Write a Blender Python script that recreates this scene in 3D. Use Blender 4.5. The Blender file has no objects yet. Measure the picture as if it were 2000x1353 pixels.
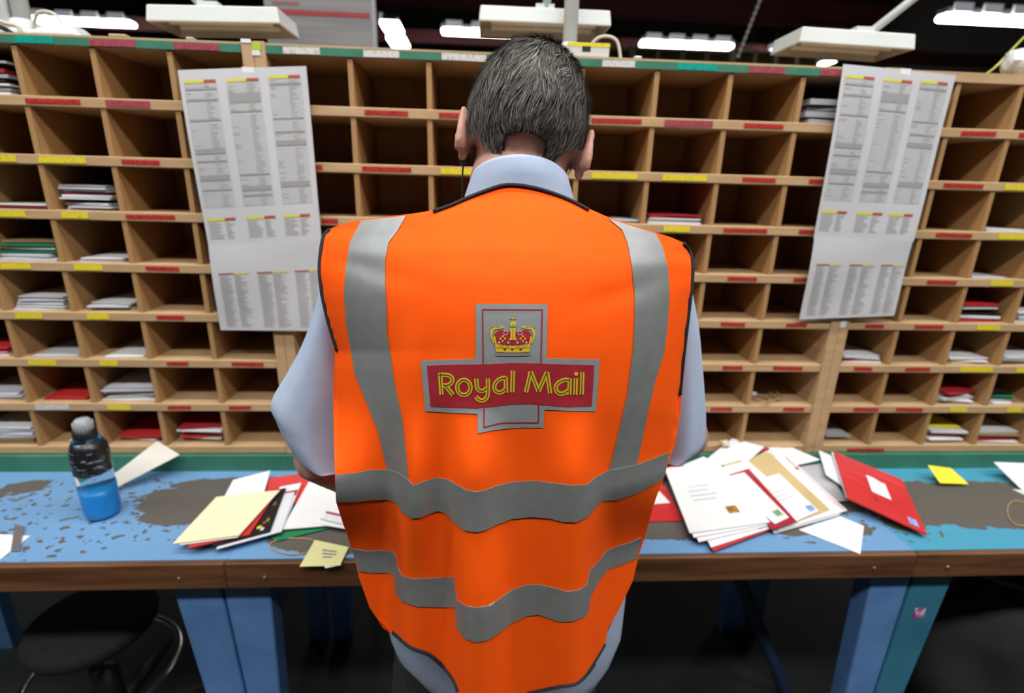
import bpy, bmesh, math, random
from math import sin, cos, pi, sqrt, radians
from mathutils import Vector, Matrix, Euler, noise
from mathutils.geometry import delaunay_2d_cdt

random.seed(7)
scene = bpy.context.scene
col = scene.collection

# ------------------------------------------------------------------ camera
F_PX, PITCH, YAW, ROLL, EYE = 1020.0, .2972, .06, .0272, 1.5
FW = Vector((sin(YAW) * cos(PITCH), cos(YAW) * cos(PITCH), -sin(PITCH)))
RT0 = Vector((cos(YAW), -sin(YAW), 0))
UP0 = RT0.cross(FW)
RT = RT0 * cos(ROLL) + UP0 * sin(ROLL)
UP = UP0 * cos(ROLL) - RT0 * sin(ROLL)
CAM = Vector((0, 0, EYE))
cam_data = bpy.data.cameras.new('camera')
cam = bpy.data.objects.new('camera', cam_data)
col.objects.link(cam)
m = Matrix((RT, UP, -FW)).transposed().to_4x4()
m.translation = CAM
cam.matrix_world = m
cam_data.sensor_width = 36
cam_data.sensor_fit = 'HORIZONTAL'
cam_data.lens = 36 * F_PX / 2000
cam_data.clip_start = .02
cam_data.dof.use_dof = True
cam_data.dof.focus_distance = .62
cam_data.dof.aperture_fstop = 3.2
scene.camera = cam

# ------------------------------------------------------------------ light and exposure
world = bpy.data.worlds.new('world')
scene.world = world
world.use_nodes = True
world.node_tree.nodes['Background'].inputs[0].default_value = (.5, .55, .6, 1)
world.node_tree.nodes['Background'].inputs[1].default_value = .02
scene.view_settings.view_transform = 'Standard'
scene.view_settings.look = 'None'
scene.view_settings.exposure = 0.0
scene.view_settings.gamma = 1.0
scene.view_settings.use_curve_mapping = False

TUBE_ROWS = [(-2.9, -.85, 3.6), (-.1, -.85, 3.6), (2.7, -.85, 3.6), (-2.9, .55, 3.6), (-.1, .55, 3.6), (2.7, .55, 3.6)]     # lit luminaires over the aisle
TUBE_POWER = [44, 80, 58, 34, 52, 42]
for i, (x, y, z) in enumerate(TUBE_ROWS):
    la = bpy.data.lights.new('aisle_tube_light', 'AREA')
    la.shape = 'RECTANGLE'; la.size = 2.4; la.size_y = .28
    la.energy = TUBE_POWER[i]; la.color = (1, .985, .955)
    lo = bpy.data.objects.new('aisle_tube_light', la)
    lo.location = (x, y, z - .02)
    lo.rotation_euler = (0, 0, 0)
    col.objects.link(lo)

# ------------------------------------------------------------------ helpers
def ray(x, y):
    return FW + RT * ((x - 1000) / F_PX) - UP * ((y - 676.5) / F_PX)
def PY(x, y, Y):
    d = ray(x, y); return CAM + d * (Y / d.y)
def PZ(x, y, z):
    d = ray(x, y); return CAM + d * ((z - EYE) / d.z)
def px_of(P):
    v = Vector(P) - CAM; z = v.dot(FW)
    return 1000 + F_PX * v.dot(RT) / z, 676.5 - F_PX * v.dot(UP) / z
def lerp_tab(tab, x):
    if x <= tab[0][0]: return tab[0][1]
    for (a, va), (b, vb) in zip(tab, tab[1:]):
        if x <= b: return va + (vb - va) * (x - a) / (b - a + 1e-9)
    return tab[-1][1]

MATS = {}
def mat(name, c, rough=.6, c2=None, scale=20, bump=0, bscale=200, metal=0, spec=.5, detail=4, stretch=(1, 1, 1), mix=(.35, .65), sheen=0, trans=0, ior=1.45, alpha=1):
    if name in MATS: return MATS[name]
    M = bpy.data.materials.new(name); M.use_nodes = True
    nt = M.node_tree; b = nt.nodes['Principled BSDF']
    b.inputs['Base Color'].default_value = (*c, 1)
    b.inputs['Roughness'].default_value = rough
    b.inputs['Metallic'].default_value = metal
    b.inputs['Specular IOR Level'].default_value = spec
    b.inputs['IOR'].default_value = ior
    if trans: b.inputs['Transmission Weight'].default_value = trans
    if sheen: b.inputs['Sheen Weight'].default_value = sheen
    if alpha < 1: b.inputs['Alpha'].default_value = alpha
    tc = nt.nodes.new('ShaderNodeTexCoord')
    mp = nt.nodes.new('ShaderNodeMapping'); mp.inputs['Scale'].default_value = stretch
    nt.links.new(tc.outputs['Object'], mp.inputs[0])
    if c2 is not None:
        n = nt.nodes.new('ShaderNodeTexNoise'); n.inputs['Scale'].default_value = scale; n.inputs['Detail'].default_value = detail
        r = nt.nodes.new('ShaderNodeValToRGB')
        r.color_ramp.elements[0].position = mix[0]; r.color_ramp.elements[1].position = mix[1]
        r.color_ramp.elements[0].color = (*c, 1); r.color_ramp.elements[1].color = (*c2, 1)
        nt.links.new(mp.outputs[0], n.inputs[0]); nt.links.new(n.outputs[0], r.inputs[0])
        nt.links.new(r.outputs[0], b.inputs['Base Color'])
    if bump:
        n2 = nt.nodes.new('ShaderNodeTexNoise'); n2.inputs['Scale'].default_value = bscale; n2.inputs['Detail'].default_value = 3
        bp = nt.nodes.new('ShaderNodeBump'); bp.inputs['Strength'].default_value = bump; bp.inputs['Distance'].default_value = .002
        nt.links.new(mp.outputs[0], n2.inputs[0]); nt.links.new(n2.outputs[0], bp.inputs['Height'])
        nt.links.new(bp.outputs[0], b.inputs['Normal'])
    MATS[name] = M
    return M
def emit(name, c, s):
    if name in MATS: return MATS[name]
    M = bpy.data.materials.new(name); M.use_nodes = True
    b = M.node_tree.nodes['Principled BSDF']
    b.inputs['Base Color'].default_value = (*c, 1)
    b.inputs['Emission Color'].default_value = (*c, 1); b.inputs['Emission Strength'].default_value = s
    MATS[name] = M
    return M

class MB:
    """collects shapes into one mesh"""
    def __init__(s): s.v = []; s.f = []; s.mi = []
    def add(s, vs, fs, mi=0):
        o = len(s.v); s.v += [tuple(v) for v in vs]
        s.f += [tuple(i + o for i in f) for f in fs]; s.mi += [mi] * len(fs)
        return s
    def box(s, a, b, mi=0):
        x0, y0, z0 = a; x1, y1, z1 = b
        return s.add([(x0,y0,z0),(x1,y0,z0),(x1,y1,z0),(x0,y1,z0),(x0,y0,z1),(x1,y0,z1),(x1,y1,z1),(x0,y1,z1)],
              [(0,3,2,1),(4,5,6,7),(0,1,5,4),(1,2,6,5),(2,3,7,6),(3,0,4,7)], mi)
    def hexa(s, q0, q1, mi=0):   # two quads (bottom, top)
        return s.add(list(q0) + list(q1), [(0,3,2,1),(4,5,6,7),(0,1,5,4),(1,2,6,5),(2,3,7,6),(3,0,4,7)], mi)
    def tube(s, pts, r, n=8, mi=0, cap=True, closed=False, flat=1.0):
        pts = [Vector(p) for p in pts]; N = len(pts); rings = []
        rr = r if hasattr(r, '__len__') else [r] * N
        prev = None
        for i, p in enumerate(pts):
            if closed: t = pts[(i + 1) % N] - pts[i - 1]
            else: t = pts[min(i + 1, N - 1)] - pts[max(i - 1, 0)]
            t.normalize()
            if prev is None:
                a = Vector((0, 0, 1)) if abs(t.z) < .9 else Vector((1, 0, 0))
                u = t.cross(a).normalized()
            else:
                u = (prev - t * prev.dot(t)).normalized()
            prev = u; w = t.cross(u)
            rings.append([p + (u * cos(2 * pi * k / n) + w * flat * sin(2 * pi * k / n)) * rr[i] for k in range(n)])
        vs = [v for g in rings for v in g]; fs = []
        for i in range(N if closed else N - 1):
            j = (i + 1) % N
            for k in range(n):
                l = (k + 1) % n
                fs.append((i*n+k, i*n+l, j*n+l, j*n+k))
        if cap and not closed:
            fs.append(tuple(range(n))[::-1]); fs.append(tuple((N-1)*n + k for k in range(n)))
        return s.add(vs, fs, mi)
    def loft(s, rings, mi=0, cap=False, closed=True):
        n = len(rings[0]); vs = [v for g in rings for v in g]; fs = []
        for i in range(len(rings) - 1):
            for k in range(n if closed else n - 1):
                l = (k + 1) % n
                fs.append((i*n+k, i*n+l, (i+1)*n+l, (i+1)*n+k))
        if cap:
            fs.append(tuple(range(n))[::-1]); fs.append(tuple((len(rings)-1)*n + k for k in range(n)))
        return s.add(vs, fs, mi)
    def lathe(s, prof, c=(0, 0, 0), n=24, mi=0, cap=True):
        rings = [[(c[0] + r*cos(2*pi*k/n), c[1] + r*sin(2*pi*k/n), c[2] + z) for k in range(n)] for r, z in prof]
        return s.loft(rings, mi, cap)
    def build(s, name, mats, parent=None, smooth=False, **props):
        me = bpy.data.meshes.new(name); me.from_pydata(s.v, [], s.f)
        for M in (mats if isinstance(mats, (list, tuple)) else [mats]): me.materials.append(M)
        if len(me.materials) > 1: me.polygons.foreach_set('material_index', s.mi)
        if smooth: me.polygons.foreach_set('use_smooth', [True] * len(me.polygons))
        bm = bmesh.new(); bm.from_mesh(me); bmesh.ops.recalc_face_normals(bm, faces=bm.faces); bm.to_mesh(me); bm.free()
        me.update()
        return link(name, me, parent, **props)
def link(name, me, parent=None, **props):
    o = bpy.data.objects.new(name, me); col.objects.link(o)
    if parent is not None: o.parent = parent
    for k, v in props.items(): o[k] = v
    return o
def thing(name, label, cat, loc=(0, 0, 0), group=None, rz=0):
    o = bpy.data.objects.new(name, None); o.empty_display_size = .05; col.objects.link(o)
    o.location = loc; o.rotation_euler = (0, 0, rz); o['label'] = label; o['category'] = cat
    if group: o['group'] = group
    return o
def bevel(o, w=.002, seg=2):
    b = o.modifiers.new('bevel', 'BEVEL'); b.width = w; b.segments = seg; b.limit_method = 'ANGLE'
    return o

# ------------------------------------------------------------------ materials
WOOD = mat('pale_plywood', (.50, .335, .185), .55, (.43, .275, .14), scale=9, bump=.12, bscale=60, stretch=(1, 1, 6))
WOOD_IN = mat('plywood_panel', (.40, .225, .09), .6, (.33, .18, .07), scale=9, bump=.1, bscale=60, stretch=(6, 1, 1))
GREEN = mat('green_paint', (.035, .16, .10), .45, (.05, .20, .13), scale=14)
TAPE_RED = mat('red_tape', (.50, .035, .03), .4, (.22, .012, .012), scale=160, stretch=(3, 1, 1), mix=(.45, .6))
TAPE_YEL = mat('yellow_tape', (.72, .60, .03), .4, (.30, .25, .03), scale=150, stretch=(3, 1, 1), mix=(.55, .72))
TAPE_WHT = mat('white_tape', (.62, .60, .58), .4, (.40, .28, .28), scale=120, stretch=(3, 1, 1), mix=(.5, .7))
TAPE_TEAL = mat('teal_tape', (.0, .32, .24), .4, (.0, .2, .16), scale=120, stretch=(3, 1, 1), mix=(.5, .7))
TAPE_DIM = mat('faded_red_tape', (.36, .06, .08), .45, (.22, .03, .05), scale=120, stretch=(3, 1, 1), mix=(.45, .65))
EDGE = mat('brown_hardwood_edging', (.165, .07, .028), .45, (.085, .033, .013), scale=7, bump=.15, bscale=40, stretch=(.6, 4, 8))
LEG_BLUE = mat('blue_leg_paint', (.13, .28, .60), .4, (.10, .23, .52), scale=12)
LEG_TEAL = mat('teal_leg_paint', (.045, .22, .33), .4, (.035, .18, .28), scale=12)
STEEL = mat('bright_steel', (.75, .75, .76), .22, metal=1)
BLACK = mat('black_plastic', (.012, .012, .013), .45)
BLACKCLOTH = mat('black_upholstery', (.010, .010, .012), .9, (.014, .014, .017), scale=90, bump=.3, bscale=400)
WHITEPAINT = mat('white_enamel', (.62, .66, .65), .35, (.58, .62, .61), scale=6)
PAPER = mat('white_paper', (.77, .77, .78), .6, (.73, .73, .745), scale=8)
PAPER2 = mat('cool_white_paper', (.68, .70, .74), .65, (.62, .64, .68), scale=8)
CREAM = mat('cream_paper', (.80, .74, .50), .65, (.77, .71, .47), scale=7)
MANILA = mat('manila_paper', (.55, .42, .20), .65, (.50, .38, .18), scale=9)
REDP = mat('red_paper', (.56, .030, .030), .55, (.50, .022, .025), scale=9)
REDDEEP = mat('crimson_paper', (.36, .018, .03), .55, (.32, .014, .025), scale=9)
PINKP = mat('pink_paper', (.62, .22, .33), .6, (.58, .2, .3), scale=9)
GREENP = mat('green_paper', (.02, .22, .09), .55, (.015, .19, .075), scale=9)
BLACKP = mat('black_card', (.015, .014, .014), .4)
GREYP = mat('grey_poly_mailer', (.42, .42, .45), .4, (.34, .34, .37), scale=12)
YELP = mat('yellow_sticky_paper', (.85, .72, .03), .6, (.80, .66, .03), scale=14)
TAGP = mat('pale_yellow_tag_paper', (.66, .64, .32), .65, (.62, .60, .29), scale=14)
BROWNP = mat('brown_kraft_paper', (.28, .19, .09), .65, (.24, .16, .075), scale=9)
INK = mat('grey_print_ink', (.20, .20, .20), .7)
INKMID = mat('mid_grey_print_ink', (.29, .29, .285), .7)
INKLITE = mat('light_grey_print_ink', (.45, .45, .45), .7)
INKBLUE = mat('blue_ink', (.06, .16, .52), .6, (.35, .5, .8), scale=300, mix=(.45, .55))
INKGOLD = mat('gold_stamp_ink', (.42, .24, .05), .5, (.12, .06, .02), scale=260, mix=(.45, .6))
INKGREEN = mat('green_stamp_ink', (.03, .30, .20), .5, (.5, .4, .15), scale=260, mix=(.5, .6))
INKPEN = mat('pale_pen_ink', (.50, .52, .60), .6)
RUBBER = mat('rubber_band_tan', (.38, .25, .12), .5)

def worn_blue(name, base, base2, blobs, flecks):
    """laminate paint with worn-through patches: blobs = (x, y, rx, ry, weight)"""
    M = bpy.data.materials.new(name); M.use_nodes = True
    nt = M.node_tree; b = nt.nodes['Principled BSDF']; N = nt.nodes.new; L = nt.links.new
    b.inputs['Roughness'].default_value = .33
    tc = N('ShaderNodeTexCoord'); sp = N('ShaderNodeSeparateXYZ'); L(tc.outputs['Object'], sp.inputs[0])
    def math(op, a, c=None):
        q = N('ShaderNodeMath'); q.operation = op
        for i, v in enumerate((a, c)):
            if v is None: continue
            if isinstance(v, (int, float)): q.inputs[i].default_value = v
            else: L(v, q.inputs[i])
        return q.outputs[0]
    field = None
    for x, y, rx, ry, w in blobs:
        dx = math('DIVIDE', math('SUBTRACT', sp.outputs[0], x), rx)
        dy = math('DIVIDE', math('SUBTRACT', sp.outputs[1], y), ry)
        d = math('SQRT', math('ADD', math('MULTIPLY', dx, dx), math('MULTIPLY', dy, dy)))
        v = math('MULTIPLY', math('SUBTRACT', 1.0, d), w)
        field = v if field is None else math('MAXIMUM', field, v)
    n = N('ShaderNodeTexNoise'); n.inputs['Scale'].default_value = 26; n.inputs['Detail'].default_value = 7; n.inputs['Roughness'].default_value = .7
    mp = N('ShaderNodeMapping'); mp.inputs['Scale'].default_value = (.7, 1, 1); L(tc.outputs['Object'], mp.inputs[0]); L(mp.outputs[0], n.inputs[0])
    f1 = math('ADD', field, math('MULTIPLY', math('SUBTRACT', n.outputs[0], .5), 1.1))
    worn = math('GREATER_THAN', f1, 0.02)
    # flecks scattered round the patches
    n2 = N('ShaderNodeTexNoise'); n2.inputs['Scale'].default_value = 62; n2.inputs['Detail'].default_value = 1.5
    mp2 = N('ShaderNodeMapping'); mp2.inputs['Scale'].default_value = (.75, 1, 1); L(tc.outputs['Object'], mp2.inputs[0]); L(mp2.outputs[0], n2.inputs[0])
    f2 = None
    for x, y, rx, ry in flecks:
        dx = math('DIVIDE', math('SUBTRACT', sp.outputs[0], x), rx)
        dy = math('DIVIDE', math('SUBTRACT', sp.outputs[1], y), ry)
        d = math('ADD', math('MULTIPLY', dx, dx), math('MULTIPLY', dy, dy))
        v = math('LESS_THAN', d, 1.0)
        f2 = v if f2 is None else math('MAXIMUM', f2, v)
    if f2 is not None:
        fl = math('MULTIPLY', math('GREATER_THAN', n2.outputs[0], .615), f2)
        worn = math('MAXIMUM', worn, fl)
    n3 = N('ShaderNodeTexNoise'); n3.inputs['Scale'].default_value = 5; n3.inputs['Detail'].default_value = 5
    mb = N('ShaderNodeMix'); mb.data_type = 'RGBA'; L(n3.outputs[0], mb.inputs[0])
    mb.inputs[6].default_value = (*base, 1); mb.inputs[7].default_value = (*base2, 1)
    n4 = N('ShaderNodeTexNoise'); n4.inputs['Scale'].default_value = 90; n4.inputs['Detail'].default_value = 6
    mw = N('ShaderNodeMix'); mw.data_type = 'RGBA'; L(n4.outputs[0], mw.inputs[0])
    mw.inputs[6].default_value = (.075, .068, .058, 1); mw.inputs[7].default_value = (.125, .115, .10, 1)
    mm = N('ShaderNodeMix'); mm.data_type = 'RGBA'; L(worn, mm.inputs[0]); L(mb.outputs[2], mm.inputs[6]); L(mw.outputs[2], mm.inputs[7])
    L(mm.outputs[2], b.inputs['Base Color'])
    L(math('ADD', math('MULTIPLY', worn, .25), .33), b.inputs['Roughness'])
    return M

# ------------------------------------------------------------------ the hall
FLOORM = mat('dark_green_concrete', (.016, .022, .019), .6, (.010, .013, .012), scale=5, bump=.1, bscale=60)
WALLM = mat('dark_hall_cladding', (.035, .032, .030), .8, (.025, .023, .022), scale=2)
CEILM = mat('dark_hall_ceiling', (.02, .017, .016), .85, (.014, .012, .012), scale=2)
BEAMM = mat('oxide_red_girder', (.075, .012, .014), .6)
X0, X1, Y0, Y1, ZC = -9, 9, -4.5, 17, 6.2
def struct(name, mb, M, label, parent=None):
    return mb.build(name, M, parent, kind='structure', label=label)
struct('floor', MB().box((X0, Y0, -.1), (X1, Y1, 0)), FLOORM, 'dark green painted concrete floor of the hall')
struct('ceiling', MB().box((X0, Y0, ZC), (X1, Y1, ZC + .1)), CEILM, 'dark roof lining of the sorting hall')
struct('wall_far', MB().box((X0, Y1, 0), (X1, Y1 + .1, ZC)), WALLM, 'dark cladding at the far end of the hall')
struct('wall_left', MB().box((X0 - .1, Y0, 0), (X0, Y1, ZC)), WALLM, 'dark cladding on the left side of the hall')
struct('wall_right', MB().box((X1, Y0, 0), (X1 + .1, Y1, ZC)), WALLM, 'dark cladding on the right side of the hall')
struct('wall_behind', MB().box((X0, Y0 - .1, 0), (X1, Y0, ZC)), WALLM, 'dark cladding behind the sorting aisle')
for i, y in enumerate((3.2, 5.6, 8.0, 10.4, 12.8)):
    b = MB(); zz = 5.3
    b.box((X0, y - .09, zz + .22), (X1, y + .09, zz + .25)); b.box((X0, y - .09, zz - .25), (X1, y + .09, zz - .22)); b.box((X0, y - .012, zz - .22), (X1, y + .012, zz + .22))
    struct('trim_%d' % (i + 1), b, BEAMM, 'dark red steel girder under the roof')
b = MB(); b.box((X0, 9.2, 3.6), (X1, 9.3, 3.78))
struct('trim_6', b, BEAMM, 'low dark red rail running across the hall')

# ------------------------------------------------------------------ sorting racks
RY, RD = 1.25, .235           # front plane and depth
ZT, ROW = 1.762, .1163
RAIL = .0205
def rail_z(k): return ZT - ROW * k
def X_at(px, z, Y=RY):        # world X on the rack front under a pixel column
    x = 0.0
    for _ in range(12):
        a = px_of((x, Y, z))[0]; c = px_of((x + .01, Y, z))[0]
        x += (px - a) * .01 / (c - a)
    return x
DIV_T = .011
divider_mesh = None
def rack(label, xs, xl, xr, green_top, labels, side=.024):
    """xs: divider front-left edges; xl/xr: outer faces"""
    global divider_mesh
    zb = rail_z(8) - RAIL / 2 - .002
    r = thing('sorting_rack', label, 'sorting rack', ((xl + xr) / 2, RY, zb), 'pigeonhole racks on the benches')
    ox, oy, oz = r.location
    def B(a, c): return MB().box((a[0]-ox, a[1]-oy, a[2]-oz), (c[0]-ox, c[1]-oy, c[2]-oz))
    zt = ZT + RAIL / 2
    for a in (xl, xr - side):
        bevel(B((a, RY - .004, zb), (a + side, RY + RD, zt + .002)).build('side_panel', WOOD, r), .0015, 1)
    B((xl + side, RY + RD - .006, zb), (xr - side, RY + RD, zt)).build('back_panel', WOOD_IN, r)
    tb = B((xl + side, RY, ZT - RAIL / 2), (xr - side, RY + RD - .006, zt)).build('top_board', WOOD, r)
    if green_top:
        B((xl + side, RY - .0015, ZT - .0095), (xr - side, RY - .0002, ZT + .006)).build('painted_strip', GREEN, tb)
    shelves = {0: tb}
    sm = B((xl + side, RY, zb), (xr - side, RY + RD - .006, zb + RAIL)).build('shelf', WOOD, r)
    bevel(sm, .0015, 1); shelves[8] = sm
    for k in range(1, 8):
        o = link('shelf', sm.data, r); o.location = (0, 0, rail_z(k) - rail_z(8) + .002); bevel(o, .0015, 1); shelves[k] = o
    # dividers, one board per cell gap
    if divider_mesh is None:
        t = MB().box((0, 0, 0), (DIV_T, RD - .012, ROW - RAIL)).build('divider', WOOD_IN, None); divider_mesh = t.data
        bpy.data.objects.remove(t)
    for k in range(1, 9):
        for x in xs:
            o = link('divider', divider_mesh, r)
            o.location = (x - ox, .003, rail_z(k) + RAIL / 2 - oz - (.001 if k == 8 else 0))
    cm = {'r': TAPE_RED, 'y': TAPE_YEL, 'w': TAPE_WHT, 't': TAPE_TEAL, 'd': TAPE_DIM, 'c': PAPER2}
    nm = {'r': 'red', 'y': 'yellow', 'w': 'white', 't': 'teal', 'd': 'faded red', 'c': 'scrap'}
    for k, a, c, cc in labels:
        z = rail_z(k); xa, xc = X_at(a, z), X_at(c, z)
        hh = .0048 if cc == 'r' else .0065
        dz = -.002 if k == 0 else -.006 if k == 8 else 0
        tl = random.uniform(-.0007, .0007)
        f = RY - (.0024 if k == 0 else .0012)
        q = [(xa-ox, f-oy, z-hh+tl+dz-oz), (xc-ox, f-oy, z-hh-tl+dz-oz), (xc-ox, f-oy, z+hh-tl+dz-oz), (xa-ox, f-oy, z+hh+tl+dz-oz)]
        q2 = [(x, y + .0008, zz) for x, y, zz in q]
        par = shelves[k]
        mbb = MB().hexa(q, q2)
        o = mbb.build('label_strip', cm[cc], par)
        o.matrix_parent_inverse = Matrix.Translation(-Vector(par.location))
        o['label'] = nm[cc] + ' adhesive label strip on the shelf edge'
    return r

labL = [(0,30,105,'t'),(0,175,265,'d'),(0,340,428,'d'),(1,50,157,'r'),(1,207,293,'d'),(2,-20,32,'y'),(2,75,168,'y'),(2,238,312,'r'),
        (3,-40,50,'y'),(3,120,173,'y'),(3,246,342,'r'),(4,2,60,'y'),(4,145,200,'y'),(4,285,350,'r'),(5,30,83,'y'),(5,170,213,'y'),(5,306,360,'r'),
        (6,56,110,'y'),(6,195,230,'y'),(6,326,368,'r'),(6,453,515,'r'),(7,70,135,'w'),(7,210,255,'y'),(7,328,373,'r'),(7,447,490,'r')]
labM = [(0,553,625,'w'),(0,710,780,'w'),(0,863,950,'w'),(0,1176,1240,'w'),(0,1322,1400,'t'),(0,1462,1533,'d'),(0,1602,1645,'d'),
        (1,712,797,'r'),(1,857,940,'r'),(1,1155,1253,'r'),(1,1298,1392,'d'),(1,1453,1530,'r'),(2,600,630,'r'),(2,707,803,'r'),(2,861,930,'y'),
        (2,1155,1245,'y'),(2,1294,1380,'y'),(2,1450,1515,'r'),(2,1580,1640,'r'),(3,628,660,'r'),(3,1296,1347,'y'),(3,1413,1498,'r'),(3,1560,1610,'r'),
        (4,1421,1478,'r'),(4,1550,1590,'r'),(5,1408,1455,'r'),(5,1535,1575,'r'),(6,1411,1450,'r'),(6,1510,1567,'r'),(7,1388,1430,'r'),(7,1530,1570,'r')]
labR = [(1,1877,1945,'r'),(1,1990,2050,'r'),(2,1843,1920,'r'),(2,1962,2040,'y'),(3,1828,1898,'r'),(3,1950,2030,'y'),(4,1810,1868,'r'),(4,1935,1978,'y'),
        (5,1690,1726,'r'),(5,1786,1842,'r'),(5,1908,1952,'y'),(6,1668,1703,'r'),(6,1768,1816,'r'),(6,1875,1938,'y'),(6,1985,2030,'y'),
        (8,1655,1727,'r'),(7,1667,1715,'r'),(7,1750,1802,'r'),(7,1855,1888,'y'),(7,1967,1995,'y')]
SEAM_L, SEAM_R = -.4815, .9135
XL = [-.507 - .1537 * i for i in range(1, 7)]
XM = [-.457 + .166 * i for i in range(1, 8)]
XR = [1.07 + .1535 * i for i in range(0, 5)]
XLO = -.507 - .1537 * 7 - .024
XRO = 1.07 + .1535 * 5 + .024
rack('pale plywood pigeonhole rack at the left end, beside the blue drink bottle', XL, XLO, SEAM_L, True, labL)
rack('pale plywood pigeonhole rack with green top strip directly behind the person', XM, SEAM_L + .0005, SEAM_R, True, labM)
rack('pale plywood pigeonhole rack at the right end with a plain top edge', XR, SEAM_R + .0005, XRO, False, labR)

# ------------------------------------------------------------------ benches
ZB = .774
BF, BBK = .886, 1.52
EDGE_H = .060
LWORN = [(-.62, 1.10, .19, .085, 1.0), (-.66, 1.045, .11, .035, .9), (-.60, 1.17, .16, .04, .9), (-1.25, 1.10, .16, .075, .95), (-1.10, 1.17, .06, .03, .5), (-1.30, 1.0, .2, .06, .5)]
LFLECK = [(-.95, 1.06, .30, .16), (-.60, .99, .12, .05)]
MWORN = [(-.25, .96, .20, .05, .9), (-.34, 1.16, .25, .06, .8), (.42, 1.02, .30, .085, 1.2), (.35, 1.12, .6, .10, 1.1), (.70, .985, .05, .035, .7), (.84, .975, .05, .03, .8), (.80, 1.12, .25, .09, 1.0), (.05, 1.04, .35, .12, 1.0)]
MFLECK = [(.78, .98, .14, .06), (-.3, .94, .1, .04)]
RWORN = [(1.28, 1.07, .42, .105, 1.5), (.98, .99, .05, .03, .7), (1.75, 1.05, .3, .13, 1.2)]
RFLECK = [(.98, .97, .07, .05)]
def bench(label, xa, xb, topM, legM, legs, brace=None, endcol=None):
    r = thing('sorting_bench', label, 'bench', ((xa + xb) / 2, 1.2, 0), 'blue topped sorting benches')
    ox, oy = r.location[0], r.location[1]
    def B(a, c): return MB().box((a[0]-ox, a[1]-oy, a[2]), (c[0]-ox, c[1]-oy, c[2]))
    top = MB().box((xa, BF + .014, ZB - .03), (xb, BBK, ZB)).build('bench_top', topM, None)
    top.parent = r; top.matrix_parent_inverse = Matrix.Translation((-ox, -oy, 0))
    e = B((xa, BF, ZB - EDGE_H), (xb, BF + .0135, ZB - .0005)).build('wood_edging', EDGE, r); bevel(e, .003, 2)
    B((xa, RY - .012, ZB + .0003), (xb, RY + .26, ZB + .0435)).build('green_plinth', GREEN, r)
    for x in (xa + .075, xb - .09, (xa + xb) / 2 + .02):
        MB().lathe([(0, 0), (.0045, 0), (.004, .0022), (0, .003)], n=12, cap=False).build('screw_head', STEEL, e).location = (x - ox, BF - .0005 - oy, ZB - .034)
        e.children[-1].rotation_euler = (pi / 2, 0, 0)
    for (p, q) in legs:       # front legs: tapered folded sheet panels
        yb = .935
        for y0, th in ((BF + .035, .004),):
            q0 = [(p[2], y0, .0), (q[2], y0, .0), (q[2], y0 + .05, .0), (p[2], y0 + .05, .0)]
            q1 = [(p[0], y0, ZB - .031), (q[0], y0, ZB - .031), (q[0], y0 + .05, ZB - .031), (p[0], y0 + .05, ZB - .031)]
            sub = lambda V: [(a - ox, b_ - oy, c) for a, b_, c in V]
            l = MB().hexa(sub(q0), sub(q1)).build('leg', p[3], r); bevel(l, .004, 2)
            cx = (p[0] + q[0]) / 2
            MB().lathe([(0, 0), (.006, 0), (.006, .001), (0, .001)], n=12, cap=False).build('bolt_hole', BLACK, l)
            h = l.children[-1]; h.location = (cx - ox, y0 - .0008 - oy, ZB - .075); h.rotation_euler = (pi / 2, 0, 0); h.scale = (1.6, 1, 1)
    for x in (xa + .01, xb - .07):
        B((x, 1.44, 0), (x + .06, 1.48, ZB - .031)).build('leg', LEG_BLUE if legM is LEG_BLUE else LEG_TEAL, r)
    B((xa + .05, BF + .09, ZB - .09), (xb - .05, BF + .12, ZB - .031)).build('under_rail', mat('dark_under_rail', (.02, .025, .03), .6), r)
    if brace:
        a, c = brace
        MB().tube([Vector(a) - Vector((ox, oy, 0)), Vector(c) - Vector((ox, oy, 0))], .018, 8).build('brace', mat('navy_brace', (.02, .035, .09), .5), r)
    return r
TOPL = worn_blue('worn_blue_laminate_left', (.13, .285, .51), (.165, .33, .56), LWORN, LFLECK)
TOPM = worn_blue('worn_blue_laminate_mid', (.13, .285, .51), (.165, .33, .56), MWORN, MFLECK)
TOPR = worn_blue('worn_turquoise_laminate', (.055, .285, .43), (.075, .33, .48), RWORN, RFLECK)
BSL, BSR = -.505, .932
def leg_from_px(a, b, c, d, M):    # top-left, top-right, low-left, low-right pixels on the leg plane
    Yl = BF + .035
    pa, pb, pc, pd = (PY(*q, Yl) for q in (a, b, c, d))
    k0 = (pa.z - 0) / (pa.z - pc.z); k1 = (pb.z) / (pb.z - pd.z)
    return ((pa.x, 0, pa.x + (pc.x - pa.x) * k0, M), (pb.x, 0, pb.x + (pd.x - pb.x) * k1))
lg1 = leg_from_px((333, 1155), (429, 1155), (398, 1353), (475, 1353), LEG_BLUE)
lg2 = leg_from_px((434, 1155), (530, 1155), (480, 1353), (548, 1353), LEG_BLUE)
lg3 = leg_from_px((1702, 1126), (1782, 1124), (1652, 1353), (1707, 1353), LEG_BLUE)
lg4 = leg_from_px((1788, 1124), (1868, 1122), (1711, 1353), (1768, 1353), LEG_TEAL)
far_l = ((XLO + .1, 0, XLO + .12, LEG_BLUE), (XLO + .2, 0, XLO + .19))
far_r = ((XRO - .2, 0, XRO - .19, LEG_TEAL), (XRO - .1, 0, XRO - .12))
bench('blue bench with worn patches at the left, carrying the drink bottle', XLO, BSL, TOPL, LEG_BLUE, [far_l, lg1])
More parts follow.
